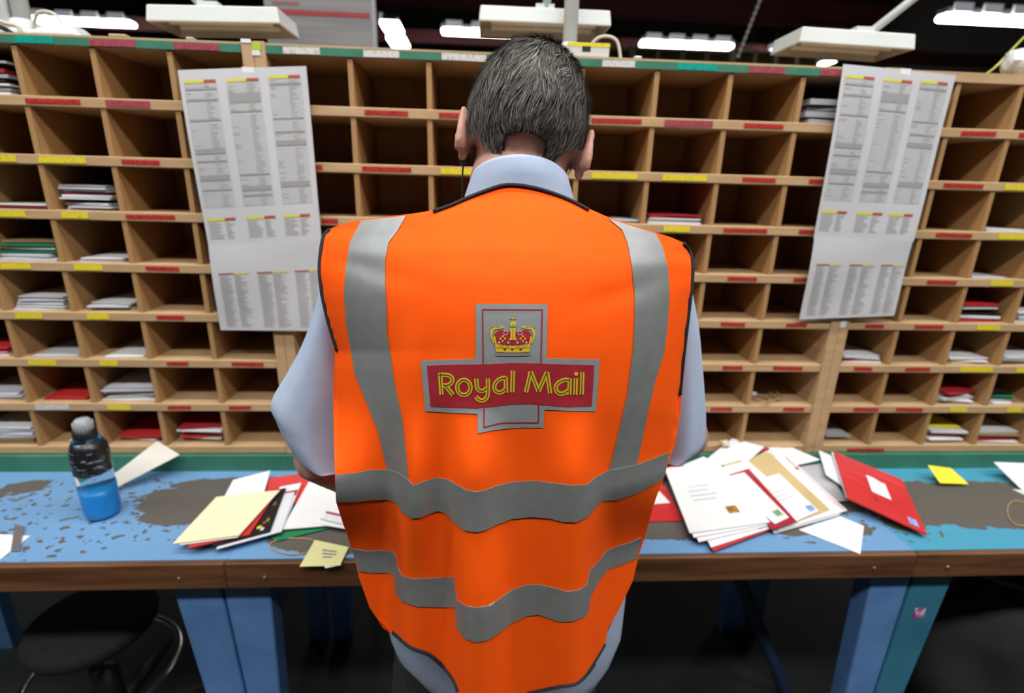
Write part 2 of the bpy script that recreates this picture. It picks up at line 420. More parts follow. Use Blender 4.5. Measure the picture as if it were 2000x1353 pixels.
bench('long blue bench with worn grey patches in front of the person', BSL + .0005, BSR, TOPM, LEG_BLUE, [lg2, lg3],
      brace=((.62, 1.30, ZB - .05), (.95, 1.18, .02)))
bench('turquoise bench with a worn grey top at the right end', BSR + .0005, XRO, TOPR, LEG_TEAL, [lg4, far_r])
# sticker on the teal leg is built later with the small things

# ------------------------------------------------------------------ post in the pigeonholes
CM = {'w': (mat('shelf_white_paper', (.68, .69, .71), .65, (.63, .64, .67), scale=8), 'white'), 'c': (mat('shelf_bluish_paper', (.52, .55, .61), .65, (.47, .50, .56), scale=8), 'bluish white'), 'r': (REDP, 'red'), 'd': (REDDEEP, 'dark red'), 'g': (GREENP, 'green'), 'k': (BLACKP, 'black'),
      'b': (BROWNP, 'brown'), 'y': (YELP, 'yellow'), 'm': (MANILA, 'manila'), 'p': (PINKP, 'pink'), 's': (GREYP, 'grey plastic')}
ORD = ['topmost', 'second from top', 'third from top', 'fourth from top', 'fifth from top', 'sixth from top', 'seventh from top', 'eighth from top', 'ninth from top', 'tenth from top']
NUM = ['zero', 'one', 'two', 'three', 'four', 'five', 'six', 'seven', 'eight']
CELL = ['first', 'second', 'third', 'fourth', 'fifth']
rs = random.Random(11)
def envelope_mesh(w, d, t, puff):
    """a closed letter: slightly pillowed slab with a flap line"""
    nx, ny = 4, 4
    mb = MB(); vs = []; fs = []
    for side in (0, 1):
        for j in range(ny + 1):
            for i in range(nx + 1):
                u, v = i / nx, j / ny
                p = 16 * u * (1 - u) * v * (1 - v)
                z = (t + puff * p) if side else 0
                vs.append(((u - .5) * w, v * d, z))
    K = (nx + 1) * (ny + 1)
    for side in (0, 1):
        for j in range(ny):
            for i in range(nx):
                a = side * K + j * (nx + 1) + i
                q = (a, a + 1, a + nx + 2, a + nx + 1)
                fs.append(q if side else q[::-1])
    rim = [i for i in range(nx + 1)] + [(nx + 1) * j + nx for j in range(1, ny + 1)] + [(nx + 1) * ny + i for i in range(nx - 1, -1, -1)] + [(nx + 1) * j for j in range(ny - 1, 0, -1)]
    for a, c in zip(rim, rim[1:] + rim[:1]): fs.append((a, c, c + K, a + K))
    return mb.add(vs, fs)
def cell_bounds(rackname, c):
    if rackname == 'left': return -.507 - .1537 * (c + 1) + DIV_T, -.507 - .1537 * c
    if rackname == 'middle': return XM[6 - c] + DIV_T, (XM[7 - c] if c else SEAM_R - .024)
    return (XR[c - 1] + DIV_T if c else SEAM_R + .0245), XR[c]
def stack(rackname, cell, k, a, c, colours, skew=5, top_skew=None, dep=.17, t=.0022, puff=.0012, fan=.006):
    z0 = rail_z(k) + RAIL / 2 + .0004
    xa, xc = X_at(a, z0, RY + .02), X_at(c, z0, RY + .02)
    w = (xc - xa); cx = (xa + xc) / 2; z = z0; n = len(colours)
    for i, cc in enumerate(colours):
        M, cn = CM[cc]
        ww = w * rs.uniform(.88, 1.0); tt = t * rs.uniform(.8, 1.5); pf = puff * rs.uniform(.5, 1.5)
        dd = dep * rs.uniform(.85, 1.05); lw = cell_bounds(rackname, cell); ww = min(ww, (lw[1] - lw[0]) * .93)
        o = envelope_mesh(ww, dd, tt, pf).build('envelope', M)
        ang = radians(rs.uniform(-skew, skew))
        lo_x, hi_x = cell_bounds(rackname, cell); lo_x += .0015; hi_x -= .0015
        for _ in range(30):          # turn and shift the letter until it clears the dividers
            hw = ww / 2 * cos(ang); sh = -dd * sin(ang)
            l, r_ = -hw + min(0, sh), hw + max(0, sh)
            if r_ - l <= hi_x - lo_x: break
            ang *= .8
        x = min(max(cx + rs.uniform(-fan, fan) * .5, lo_x - l), hi_x - r_)
        o.location = (x, RY + .012 + rs.uniform(0, fan * 2), z)
        o.rotation_euler = (0, 0, ang)
        z += tt + pf * .6 + .0008
        o['label'] = f"{cn} envelope, {ORD[n-1-i]}{' of its pile' if i == n-1 else ''}, {rackname} rack row {NUM[k]}, {CELL[cell]} cell from post" if n > 1 else \
            f"single {cn} envelope lying in {rackname} rack row {NUM[k]}, {CELL[cell]} cell from post"
        o['category'] = 'envelope'; o['group'] = 'letters in the pigeonholes'
stack('left', 3, 1, -70, 28, 'wswksdkw', t=.005, puff=.003, skew=4)
stack('left', 3, 3, -60, 80, 'wdw'); stack('left', 2, 3, 126, 222, 'wcwkwwdwwc', t=.0034, puff=.002, fan=.01)
o_top = None
stack('left', 3, 4, -10, 103, 'ccgwgb', t=.004, puff=.003); stack('left', 2, 4, 155, 246, 'cw', puff=.003)
stack('left', 3, 5, 30, 128, 'wcwcw', t=.003, puff=.004, fan=.014); stack('left', 2, 5, 175, 264, 'wcw', t=.003, puff=.003, fan=.014)
stack('left', 4, 6, -60, 22, 'wpdr', t=.004); stack('left', 3, 6, 64, 150, 'c'); stack('left', 2, 6, 205, 282, 'w', puff=.004, skew=9)
stack('left', 4, 7, -50, 44, 'wcwc', t=.003, puff=.003); stack('left', 3, 7, 84, 172, 'dr', skew=9); stack('left', 2, 7, 192, 298, 'wwcwcw', t=.003, puff=.003, skew=12, fan=.02)
stack('left', 4, 8, -40, 64, 'bbcwcw', t=.0045, puff=.003); stack('left', 3, 8, 130, 190, 'w', skew=8)
stack('left', 2, 8, 222, 312, 'wrr', skew=14, fan=.02, t=.003); stack('left', 1, 8, 350, 440, 'cwrwrwd', t=.0034, puff=.002, skew=9, fan=.014)
stack('middle', 0, 1, 1566, 1668, 'ssss', t=.008, puff=.006, skew=10)
stack('middle', 2, 3, 1262, 1368, 'wcwrd', t=.003); stack('middle', 3, 3, 1180, 1250, 'wc')
stack('right', 2, 3, 1918, 2005, 'ww'); stack('right', 2, 4, 1893, 1965, 'c')
stack('right', 2, 5, 1872, 1952, 'dwkkwr', t=.0042, puff=.004, fan=.012); stack('right', 3, 5, 1978, 2060, 'wcwcw', t=.0034, puff=.002)
stack('right', 0, 6, 1644, 1722, 'wdww', t=.003, skew=9); stack('right', 2, 6, 1850, 1930, 'mww', t=.003, skew=10, puff=.004); stack('right', 3, 6, 1955, 2040, 'kwwcw', t=.003)
stack('right', 2, 7, 1828, 1902, 'wwwwd', t=.0042, puff=.003, skew=14, fan=.012); stack('right', 3, 7, 1932, 1975, 'wcggk', t=.004, puff=.003)
stack('right', 0, 8, 1610, 1662, 'ss', t=.004, puff=.008, skew=14, fan=.02); stack('right', 2, 8, 1806, 1880, 'wwdwwy', t=.004, puff=.003, skew=9, fan=.014); stack('right', 3, 8, 1904, 1990, 'wdbbw', t=.004, puff=.003)

# ------------------------------------------------------------------ post lying on the benches
def ramp(Y):
    t = min(1, max(0, (Y - 1.11) / .124)); return .0458 * t * t * (3 - 2 * t)
def letter(label, px, h, M, t=.0015, name='envelope', cat='envelope', group=None, stamps=(), z_list=None, extras=(), bend=0):
    """px: four image corners of a letter lying at height h above the bench (or per-corner heights)"""
    hs = z_list or [h] * 4
    def on(u, v):      # point of the sheet: the heap rides up over the green ledge at the back of the bench
        x = (px[0][0]*(1-u) + px[1][0]*u)*(1-v) + (px[3][0]*(1-u) + px[2][0]*u)*v
        y = (px[0][1]*(1-u) + px[1][1]*u)*(1-v) + (px[3][1]*(1-u) + px[2][1]*u)*v
        hh = (hs[0]*(1-u) + hs[1]*u)*(1-v) + (hs[3]*(1-u) + hs[2]*u)*v
        z = ZB + hh
        for _ in range(40): z += .4 * (ZB + hh + ramp(PZ(x, y, z).y) - z)
        return PZ(x, y, z)
    P = [on(0, 0), on(1, 0), on(1, 1), on(0, 1)]
    c = sum(P, Vector()) / 4; base = Vector((c.x, c.y, min(p.z for p in P) - t))
    n = 6; mb = MB(); vs = []; fs = []
    for s in (0, 1):
        for j in range(n + 1):
            for i in range(n + 1):
                u, v = i / n, j / n
                q = on(u, v) + Vector((0, 0, bend * (4 * u * (1 - u)) - (0 if s else t)))
                vs.append(q - base)
    K = (n + 1) ** 2
    for s in (0, 1):
        for j in range(n):
            for i in range(n):
                a = s * K + j * (n + 1) + i; q = (a, a + 1, a + n + 2, a + n + 1)
                fs.append(q if s else q[::-1])
    rim = [i for i in range(n+1)] + [(n+1)*j+n for j in range(1, n+1)] + [(n+1)*n+i for i in range(n-1, -1, -1)] + [(n+1)*j for j in range(n-1, 0, -1)]
    for a, d in zip(rim, rim[1:] + rim[:1]): fs.append((a, d, d + K, a + K))
    o = mb.add(vs, fs).build(name, M); o.location = base
    o['label'] = label; o['category'] = cat
    if group: o['group'] = group
    nrm = (P[1] - P[0]).cross(P[3] - P[0]).normalized()
    if nrm.z < 0: nrm = -nrm
    def pt(u, v, off): return on(u, v) + nrm * off - base
    for (u0, v0, u1, v1, sm, nm) in stamps:
        q = [pt(u0, v0, .0005), pt(u1, v0, .0005), pt(u1, v1, .0005), pt(u0, v1, .0005)]
        q2 = [a + nrm * .0003 for a in q]
        MB().hexa(q, q2).build(nm, sm, o)
    return o
def c6(pts): return [(1280 + .28 * x, 840 + .28 * y) for x, y in pts]
def c7(pts): return [(100 + .3 * x, 790 + .3 * y) for x, y in pts]
GR = 'letters heaped on the bench right of the person'; GL = 'letters heaped on the bench left of the person'
def lines(u0, v0, u1, n, dv, M=INKPEN): return [(u0, v0 + i * dv, u1 - .05 * ((i * 7) % 3), v0 + i * dv + .018, M, 'handwriting') for i in range(n)]
letter('red envelope tucked under the heap beside the orange vest', c6([(-160,420),(66,380),(195,630),(-160,640)]), .003, REDP, group=GR)
letter('red envelope corner at the back left of the right heap', c6([(-40,228),(178,203),(205,290),(-20,310)]), .004, REDP, group=GR)
letter('small white envelope lying on the red one beside the vest', c6([(-150,440),(30,428),(104,505),(-150,524)]), .0062, PAPER, group=GR)
letter('grey white envelope standing highest at the back of the right heap', c6([(340,215),(540,55),(760,115),(590,270)]), .008, PAPER2, group=GR, z_list=[.007,.030,.030,.008])
letter('white envelope corner behind the front pile of the right heap', c6([(190,242),(335,183),(470,240),(330,300)]), .011, PAPER2, group=GR)
letter('dark red envelope edge at the back of the right heap', c6([(680,72),(720,68),(880,118),(700,165)]), .012, REDDEEP, group=GR, z_list=[.012,.012,.012,.010])
letter('broad white envelope at the back right of the right heap', c6([(760,85),(860,80),(1150,205),(900,262)]), .011, PAPER, group=GR, z_list=[.0145,.0145,.0105,.0105], stamps=[(.62,.15,.70,.3,REDP,'red_print')])
letter('grey envelope leaning out of the heap beside the red packet', c6([(1000,255),(1150,232),(1345,490),(1210,500)]), .008, GREYP, group=GR)
letter('white envelope low in the heap above the loose letter', c6([(520,300),(900,200),(1285,590),(830,718)]), .006, PAPER, group=GR)
letter('second white envelope low in the heap above the loose letter', c6([(540,290),(920,190),(1300,575),(860,700)]), .009, PAPER, group=GR)
letter('large white envelope with a red printed edge beneath the manila one', c6([(520,265),(845,113),(1338,558),(1000,650)]), .012, PAPER, group=GR,
       stamps=[(.955,.15,.965,.99,REDP,'red_print'), (.92,.31,.97,.345,REDP,'red_print')])
letter('manila envelope fanned out in the right heap', c6([(475,243),(790,150),(1216,552),(1000,632)]), .0145, MANILA, group=GR)
letter('white envelope just under the crimson one at the back of the heap', c6([(440,262),(645,213),(780,330),(540,370)]), .0165, PAPER, group=GR)
letter('white envelope with a blue stamp beside the manila one', c6([(600,385),(862,300),(1140,562),(920,660)]), .0175, PAPER, group=GR, stamps=[(.80,.82,.96,.95,INKBLUE,'stamp')] + lines(.35,.25,.8,4,.09))
letter('crimson envelope showing between two white stamped letters', c6([(480,318),(652,267),(988,637),(815,692)]), .0205, REDDEEP, group=GR)
letter('white envelope with a green stamp on the right heap', c6([(430,338),(620,293),(932,607),(835,652)]), .023, PAPER, group=GR, stamps=[(.50,.80,.86,.92,INKGREEN,'stamp')])
letter('red envelope at the bottom front of the front pile', c6([(200,470),(560,420),(832,682),(405,842)]), .010, REDP, group=GR)
letter('lowest white envelope of the front pile, gold stamp at its corner', c6([(150,340),(480,295),(825,675),(388,817)]), .0135, PAPER, group=GR, stamps=[(.78,.86,.93,.97,INKGOLD,'stamp')])
letter('white envelope third from top of the front pile', c6([(105,302),(456,262),(812,660),(302,779)]), .0168, PAPER, group=GR)
letter('white envelope second from top of the front pile', c6([(84,284),(448,245),(806,650),(268,747)]), .0200, PAPER, group=GR)
letter('topmost white envelope of the front pile with pale handwriting and gold stamp', c6([(64,265),(440,228),(800,640),(240,716)]), .0235, PAPER, group=GR, stamps=[(.60,.68,.745,.79,INKGOLD,'stamp')] + lines(.22,.24,.62,5,.07))
letter('loose white envelope on blue bench in front of the right heap', c6([(1000,692),(1290,600),(1456,668),(1430,862)]), .0025, PAPER, group=GR)
letter('white envelope leaning behind the big red packet, furthest left', c6([(1140,140),(1420,260),(1560,560),(1190,306)]), .02, PAPER, group=GR, z_list=[.018,.014,.006,.026], t=.003)
letter('white envelope right beneath the big red packet', c6([(1228,150),(1500,275),(1660,590),(1330,462)]), .02, PAPER, group=GR, z_list=[.024,.018,.0095,.032], t=.003)
letter('big red packet with a white address label propped against the ledge', c6([(1247,150),(1722,345),(1897,728),(1343,470)]), .02, REDP, group=GR, z_list=[.031,.024,.014,.039], t=.004,
       stamps=[(.40,.24,.66,.58,PAPER,'address_label'), (.80,.80,.92,.93,INKBLUE,'stamp'), (.40,.66,.44,.75,REDDEEP,'crease_mark')])

letter('green envelope at the bottom of the left heap', c7([(1400,850),(1700,770),(1845,795),(1470,885)]), .004, GREENP, group=GL)
letter('white envelope at the back left of the left heap', c7([(1185,490),(1426,428),(1385,575),(1120,610)]), .008, PAPER, group=GL)
letter('red envelope at the back of the left heap', c7([(1420,478),(1695,438),(1640,645),(1390,620)]), .009, REDP, group=GL)
letter('white envelope lying beside the orange vest on the left heap', c7([(1690,480),(2000,470),(2000,770),(1500,812)]), .0115, PAPER, group=GL)
letter('white window envelope with a dark red band on the red one', c7([(1490,535),(1630,508),(1500,825),(1330,850)]), .0135, PAPER, group=GL, stamps=[(.0,.14,.98,.26,REDDEEP,'red_band')])
letter('white envelope at the front right of the left heap', c7([(1615,757),(1900,600),(2100,640),(2060,830)]), .013, PAPER, group=GL)
letter('white envelope stacked second at the front right of the left heap', c7([(1750,740),(1920,640),(2120,690),(2050,815)]), .017, PAPER2, group=GL)
letter('dark red card edge on the front right of the left heap', c7([(1785,700),(1930,630),(2120,670),(2050,760)]), .0195, REDDEEP, group=GL)
letter('topmost white envelope at the front right of the left heap', c7([(1790,690),(1930,612),(2120,650),(2050,748)]), .022, PAPER, group=GL)
letter('blue edged white card under the black one', c7([(1250,620),(1585,568),(1500,825),(1072,941)]), .0165, PAPER2, group=GL)
letter('black card printed with coloured flowers under the cream envelope', c7([(1200,610),(1530,540),(1425,825),(1050,925)]), .0195, BLACKP, group=GL,
       stamps=[(.72,.80,.80,.86,mat('yellow_print', (.6,.6,.05), .5),'flower_print'), (.80,.72,.85,.78,mat('red_print_ink', (.5,.03,.03), .5),'flower_print'), (.85,.66,.90,.74,mat('olive_print', (.2,.22,.06), .5),'flower_print'),
               (.86,.30,.92,.38,mat('dim_print', (.12,.10,.09), .5),'flower_print'), (.80,.86,.86,.92,PAPER2,'flower_print')])
letter('red envelope second under the cream envelope', c7([(1090,605),(1475,560),(1290,845),(893,933)]), .0225, REDP, group=GL)
letter('white envelope directly under the cream envelope', c7([(1080,602),(1480,557),(1215,862),(838,912)]), .0255, PAPER, group=GL)
letter('cream envelope on top of the left heap', c7([(1075,600),(1490,555),(1222,850),(790,905)]), .0285, CREAM, group=GL)
letter('long off-white card leaning on the green ledge behind the bottle', c7([(412,450),(690,236),(836,325),(418,542)]), .01, mat('offwhite_card', (.62,.60,.54), .6), name='card', cat='card', z_list=[.014,.030,.017,.003])
letter('white envelope at the left edge of the blue bench', [(-60,1040),(59,1046),(-10,1100),(-90,1100)], .002, PAPER, stamps=[(.5,.62,.8,.66,INK,'printed_line')])
letter('narrow grey metal clip lying on the envelope at the left edge', [(29,1024),(47,1027),(38,1074),(21,1074)], .0055, mat('grey_metal', (.45,.45,.46), .35, metal=.8), t=.003, name='metal_clip', cat='clip')
letter('yellow sticky note on the worn turquoise bench', [(1812,908),(1857,914),(1892,945),(1836,943)], .004, YELP, t=.0006, name='sticky_note', cat='note', z_list=[.010,.003,.002,.006])
letter('white envelope at the right edge of the turquoise bench', [(1941,902),(2030,905),(2060,985),(2000,960)], .004, PAPER, z_list=[.006,.004,.003,.003])
letter('small white envelope corner below the one at the right edge', [(1978,955),(2030,960),(2050,985),(2000,965)], .0015, PAPER2)
def band(label, cx, cy, rx, ry, rot, h=.002, r=.0016, seed=0, on_bench=True, z=None, Y=None):
    """a rubber band lying in a wobbly loop round an image point"""
    pts = []; q = random.Random(seed); ph = [q.uniform(0, 6.28) for _ in range(3)]
    for i in range(36):
        a = 2 * pi * i / 36; k = 1 + .07 * sin(2 * a + ph[0]) + .04 * sin(3 * a + ph[1])
        u, v = rx * k * cos(a), ry * k * sin(a)
        x, y = cx + u * cos(rot) - v * sin(rot), cy + u * sin(rot) + v * cos(rot)
        P = PZ(x, y, (z or ZB) + h + .0006 * sin(3 * a + ph[2]))
        pts.append(P)
    c = sum(pts, Vector()) / len(pts); c.z = (z or ZB)
    o = MB().tube([p - c for p in pts], r, 6, closed=True).build('rubber_band', RUBBER, smooth=True); o.location = c
    o['label'] = label; o['category'] = 'rubber band'
    return o
band('tan rubber band looped through the pale yellow bundle tag', 574, 1066, 43, 17, -.02, seed=3)
band('tan rubber band at the right edge of the turquoise bench', 1992, 1002, 28, 22, .9, seed=5)
t_ = letter('pale yellow bundle tag with a folded white corner near the vest', [(615,1054),(681,1068),(664,1104),(585,1106)], .006, TAGP, t=.0006, name='bundle_tag', cat='tag', z_list=[.004,.008,.004,.003],
       stamps=[(.35,.30,.75,.36,INK,'printed_line'), (.40,.44,.78,.50,INK,'printed_line'), (.45,.58,.70,.63,INK,'printed_line')])
letter('white corner of paper tucked under the bundle tag', [(628,1098),(664,1086),(666,1103),(636,1109)], .0025, PAPER, t=.0006, name='paper_scrap', cat='paper')
for i, (cx, cy, rx, ry, ro) in enumerate([(1497, 772, 17, 7, .1), (1508, 777, 19, 6, -.2), (1490, 779, 14, 6, .4), (1514, 770, 13, 5, .6)]):
    zf = rail_z(7) + RAIL / 2
    band(('widest', 'second', 'leftmost', 'rightmost')[i] + ' pinkish tan rubber band tangled in the pigeonhole of the middle rack', cx, cy, rx, ry, ro, h=.002 + .003 * i, seed=20 + i, z=zf)['group'] = 'tangled rubber bands in a pigeonhole'
def crumple(name, label, cat, P, r, M, seed):
    bm = bmesh.new(); bmesh.ops.create_icosphere(bm, subdivisions=3, radius=r)
    for v in bm.verts:
        n_ = noise.noise(v.co * (1.3 / r) + Vector((seed, 0, 0))); v.co *= 1 + .55 * n_; v.co.z *= .8
    zmin = min(v.co.z for v in bm.verts)
    for v in bm.verts: v.co.z -= zmin
    me = bpy.data.meshes.new(name); bm.to_mesh(me); bm.free(); me.materials.append(M)
    o = link(name, me); o.location = P; o['label'] = label; o['category'] = cat
    return o
crumple('sweet_wrapper', 'crumpled yellow wrapper in the bottom row of the middle rack', 'wrapper', PZ(1415, 872, rail_z(8) + RAIL / 2), .011, mat('yellow_foil', (.55, .42, .05), .3, (.75, .75, .7), scale=120), 3)
crumple('paper_ball', 'small crumpled white paper beside the tangled rubber bands', 'paper', PZ(1470, 772, rail_z(7) + RAIL / 2), .008, PAPER2, 9)

# ------------------------------------------------------------------ drink bottle
bp = PZ(203, 1004, ZB)
bt = thing('drink_bottle', 'half full blue sports drink bottle with black label and clear cap', 'bottle', (bp.x, bp.y, ZB + .0003))
CLEAR = mat('clear_plastic', (.9, .95, 1), .08, trans=1, ior=1.25)
R_ = .035
prof = [(.0, .001), (.026, 0), (.031, .003), (.033, .010), (R_, .03), (R_ - .001, .05), (R_ + .0005, .075), (R_ - .002, .10), (R_, .118), (R_, .158), (.033, .170), (.026, .184), (.0185, .192), (.0175, .196)]
MB().lathe(prof, n=32, cap=False).build('bottle_body', CLEAR, bt, True)
lq = [(.0, .0022), (.024, .0022), (.0295, .005), (.0315, .012), (R_ - .0018, .03), (R_ - .0028, .05), (R_ - .0015, .072), (0, .0725)]
MB().lathe(lq, n=32, cap=False).build('blue_drink', mat('blue_drink', (.01, .30, .80), .25, (.015, .35, .85), scale=30), bt, True)
LAB = mat('black_bottle_label', (.012, .013, .016), .3, (.22, .24, .27), scale=55, stretch=(1, 1, 3), mix=(.58, .66))
MB().lathe([(R_ + .0004, .112), (R_ + .0006, .12), (R_ + .0006, .158), (.0336, .171), (.0266, .185), (.0262, .185), (.0330, .1705), (R_ + .0002, .158), (R_ + .0002, .112), (R_ + .0004, .112)], n=32, cap=False).build('label_sleeve', LAB, bt, True)
MB().lathe([(.0185, .190), (.0215, .191), (.022, .194), (.0215, .207), (.019, .2095), (.015, .210)], n=28).build('cap_collar', BLACK, bt, True)
cc = MB().lathe([(.0175, .2085), (.0178, .222), (.0155, .229), (.012, .2335), (.0, .2342)], n=28, cap=False)
for k in range(16):
    a = 2 * pi * k / 16; cc.box((.0176 * cos(a) - .0007, .0176 * sin(a) - .0007, .2095), (.0176 * cos(a) + .0007, .0176 * sin(a) + .0007, .2265))
cc.build('cap_cover', mat('frosted_clear_cap', (.62, .66, .70), .25, trans=.55, ior=1.3), bt, True)

# ------------------------------------------------------------------ address lists hanging on the posts
def bil(Q, u, v): return (Q[0]*(1-u)+Q[1]*u)*(1-v) + (Q[3]*(1-u)+Q[2]*u)*v
HEADY = mat('yellow_print_ink', (.62, .57, .05), .6); HEADR = mat('red_header_ink', (.40, .07, .04), .6)
def sheet(par, Q, bow, cols, seed):
    """a printed sheet: Q corner points; cols: list of printed columns"""
    q = random.Random(seed); n = 16
    N = (Q[1] - Q[0]).cross(Q[3] - Q[0]).normalized()
    if N.y > 0: N = -N
    def pt(u, v, off=0): return bil(Q, u, v) + N * (bow * sin(pi * v) * (.4 + .6 * sin(pi * u)) + .002 * sin(5 * v + 3 * u) + off)
    base = Vector(par.location)
    vs, fs = [], []
    for s in (0, 1):
        for j in range(n + 1):
            for i in range(n + 1): vs.append(pt(i / n, j / n, 0 if s else -.0004) - base)
    K = (n + 1) ** 2
    for s in (0, 1):
        for j in range(n):
            for i in range(n):
                a = s * K + j * (n+1) + i; f = (a, a+1, a+n+2, a+n+1); fs.append(f if s else f[::-1])
    sh = MB().add(vs, fs).build('paper_sheet', PAPER2 if False else mat('list_paper', (.54, .54, .56), .65, (.51, .51, .53), scale=6), par, True)
    pm = MB()
    def rect(u0, v0, u1, v1, mi, off=.0007):
        k = max(1, int((v1 - v0) / .06)); ku = max(1, int((u1 - u0) / .08))
        for j in range(k):
            for i in range(ku):
                a, b_ = u0 + (u1-u0)*i/ku, u0 + (u1-u0)*(i+1)/ku; c, d = v0 + (v1-v0)*j/k, v0 + (v1-v0)*(j+1)/k
                pm.add([pt(a, d, off) - base, pt(b_, d, off) - base, pt(b_, c, off) - base, pt(a, c, off) - base], [(0, 1, 2, 3)], mi)
    for (u0, u1, v0, v1, order, bars, frame) in cols:
        hh = .016; sp = u0 + (u1 - u0) * (.62 if order == 'yr' else .5)
        rect(u0, v0, sp, v0 + hh, 0 if order == 'yr' else 1); rect(sp, v0, u1, v0 + hh, 1 if order == 'yr' else 0)
        if frame:
            for uu in (u0, u1 + .004): rect(uu - .002, v0 + hh, uu + .002, v1, 3)
            rect(u0, v1 - .002, u1 + .004, v1, 3)
        v = v0 + hh + .006
        while v < v1 - .006:
            inb = any(a - .004 <= v <= c + .002 for a, c in bars)
            if not inb:
                if frame:
                    rect(u0 + .004, v, u1 - .003, v + .0022, 4)
                    rect(sp - .003, v, sp - .003 + (u1 - sp) * q.uniform(.25, .75), v + .0055, 3)
                    if q.random() < .25: rect(u0 + .004, v, u0 + .004 + (sp - u0) * q.uniform(.2, .4), v + .005, 3)
                else:
                    rect(u0 + .004, v, u0 + .004 + (sp - u0 - .02) * q.uniform(.55, 1), v + .0062, 3)
                    rect(sp, v, sp + (u1 - sp) * q.uniform(.35, .9), v + .0062, 3)
            v += .0105
        for a, c in bars: rect(u0 + .003, a, u1 - .002, c, 2, .0009)
    if pm.f: pm.build('printed_table', [HEADY, HEADR, INKMID, INKLITE, mat('faint_print_ink', (.52, .52, .53), .7)], sh)
    return sh
def paper_list(label, up, lo, Y, seed):
    Qu = [PY(x, y, yy) for (x, y), yy in zip(up, Y[0])]; Ql = [PY(x, y, yy) for (x, y), yy in zip(lo, Y[1])]
    r = thing('address_list', label, 'paper list', (Qu[0] + Qu[1]) / 2, 'address lists hanging on the racks')
    A = [(.035,.285,.055,.76,'yr',[(.097,.109),(.155,.166),(.265,.275),(.425,.455),(.49,.50),(.575,.605),(.655,.664)],True),
         (.37,.62,.055,.76,'yr',[(.13,.18),(.225,.234),(.575,.584),(.645,.672),(.695,.704)],True),
         (.70,.945,.045,.76,'yr',[(.085,.095),(.27,.279),(.345,.354),(.395,.425),(.63,.66)],True),
         (.03,.275,.825,.955,'yr',[],False), (.37,.62,.825,.955,'yr',[],False), (.69,.92,.825,.955,'yr',[],False)]
    C = [(.06,.33,.315,.96,'ry',[],False), (.40,.67,.315,.96,'ry',[],False), (.73,.985,.315,.96,'ry',[],False)]
    sheet(r, Qu, .006, A, seed); sheet(r, Ql, .003, C, seed + 1)
    tp = (Qu[0] + Qu[1]) / 2 + Vector((.012, -.002, -.004)) - Vector(r.location)
    MB().box(tp - Vector((.012, .0005, .010)), tp + Vector((.012, .0005, .006))).build('sticky_tape', mat('clear_tape', (.8, .8, .76), .2), r)
    return r
f0 = RY - .012
paper_list('long printed address list taped to the left post of the racks', [(347,137),(598,129),(629,472),(407,484)], [(407,480),(629,468),(646,646),(430,645)], [(f0, f0, f0 - .006, f0 - .006), (f0 - .009, f0 - .009, f0 - .004, f0 - .004)], 3)
paper_list('long printed address list taped to the right post of the racks', [(1647,125),(1867,147),(1783,472),(1590,466)], [(1591,462),(1783,470),(1745,616),(1562,624)], [(f0, f0, f0 - .006, f0 - .006), (f0 - .009, f0 - .009, f0 - .004, f0 - .004)], 8)

# ------------------------------------------------------------------ the person
SKIN = mat('skin', (.50, .27, .20), .5, (.44, .21, .16), scale=30, bump=.1, bscale=300)
SHIRT = mat('pale_blue_shirt_cloth', (.42, .50, .66), .8, (.39, .47, .63), scale=40, bump=.1, bscale=700)
ORANGE = mat('orange_hi_vis_cloth', (1.0, .105, .0025), .75, (.98, .098, .002), scale=25, bump=.06, bscale=900, spec=.2)
SILVER = mat('silver_reflective_tape', (.285, .30, .297), .45, (.26, .275, .272), scale=60, bump=.08, bscale=900, metal=.4)
BIND = mat('navy_binding_tape', (.010, .010, .018), .8)
TROUSER = mat('charcoal_trouser_cloth', (.018, .018, .020), .85, (.024, .024, .027), scale=60)
man = thing('person', 'person seen from behind in an orange hi-vis vest and light blue shirt, head bowed', 'person', (.03, .74, 0))
MO = Vector(man.location)

def interp_poly(pts, step):
    out = []
    for a, c in zip(pts, pts[1:]):
        n = max(1, int(math.dist(a, c) / step))
        out += [(a[0] + (c[0]-a[0])*i/n, a[1] + (c[1]-a[1])*i/n) for i in range(n)]
    return out + [pts[-1]]
def catmull(P, n=6, closed=False):
    out = []; N = len(P)
    for i in range(N if closed else N - 1):
        g = (lambda k: P[k % N]) if closed else (lambda k: P[min(max(k, 0), N - 1)])
        p0, p1, p2, p3 = g(i-1), g(i), g(i+1), g(i+2)
        for s in range(n):
            t = s / n
            out.append(tuple(.5 * (2*b + (c-a)*t + (2*a-5*b+4*c-d)*t*t + (-a+3*b-3*c+d)*t**3) for a, b, c, d in zip(p0, p1, p2, p3)))
    if not closed: out.append(tuple(P[-1]))
    return out

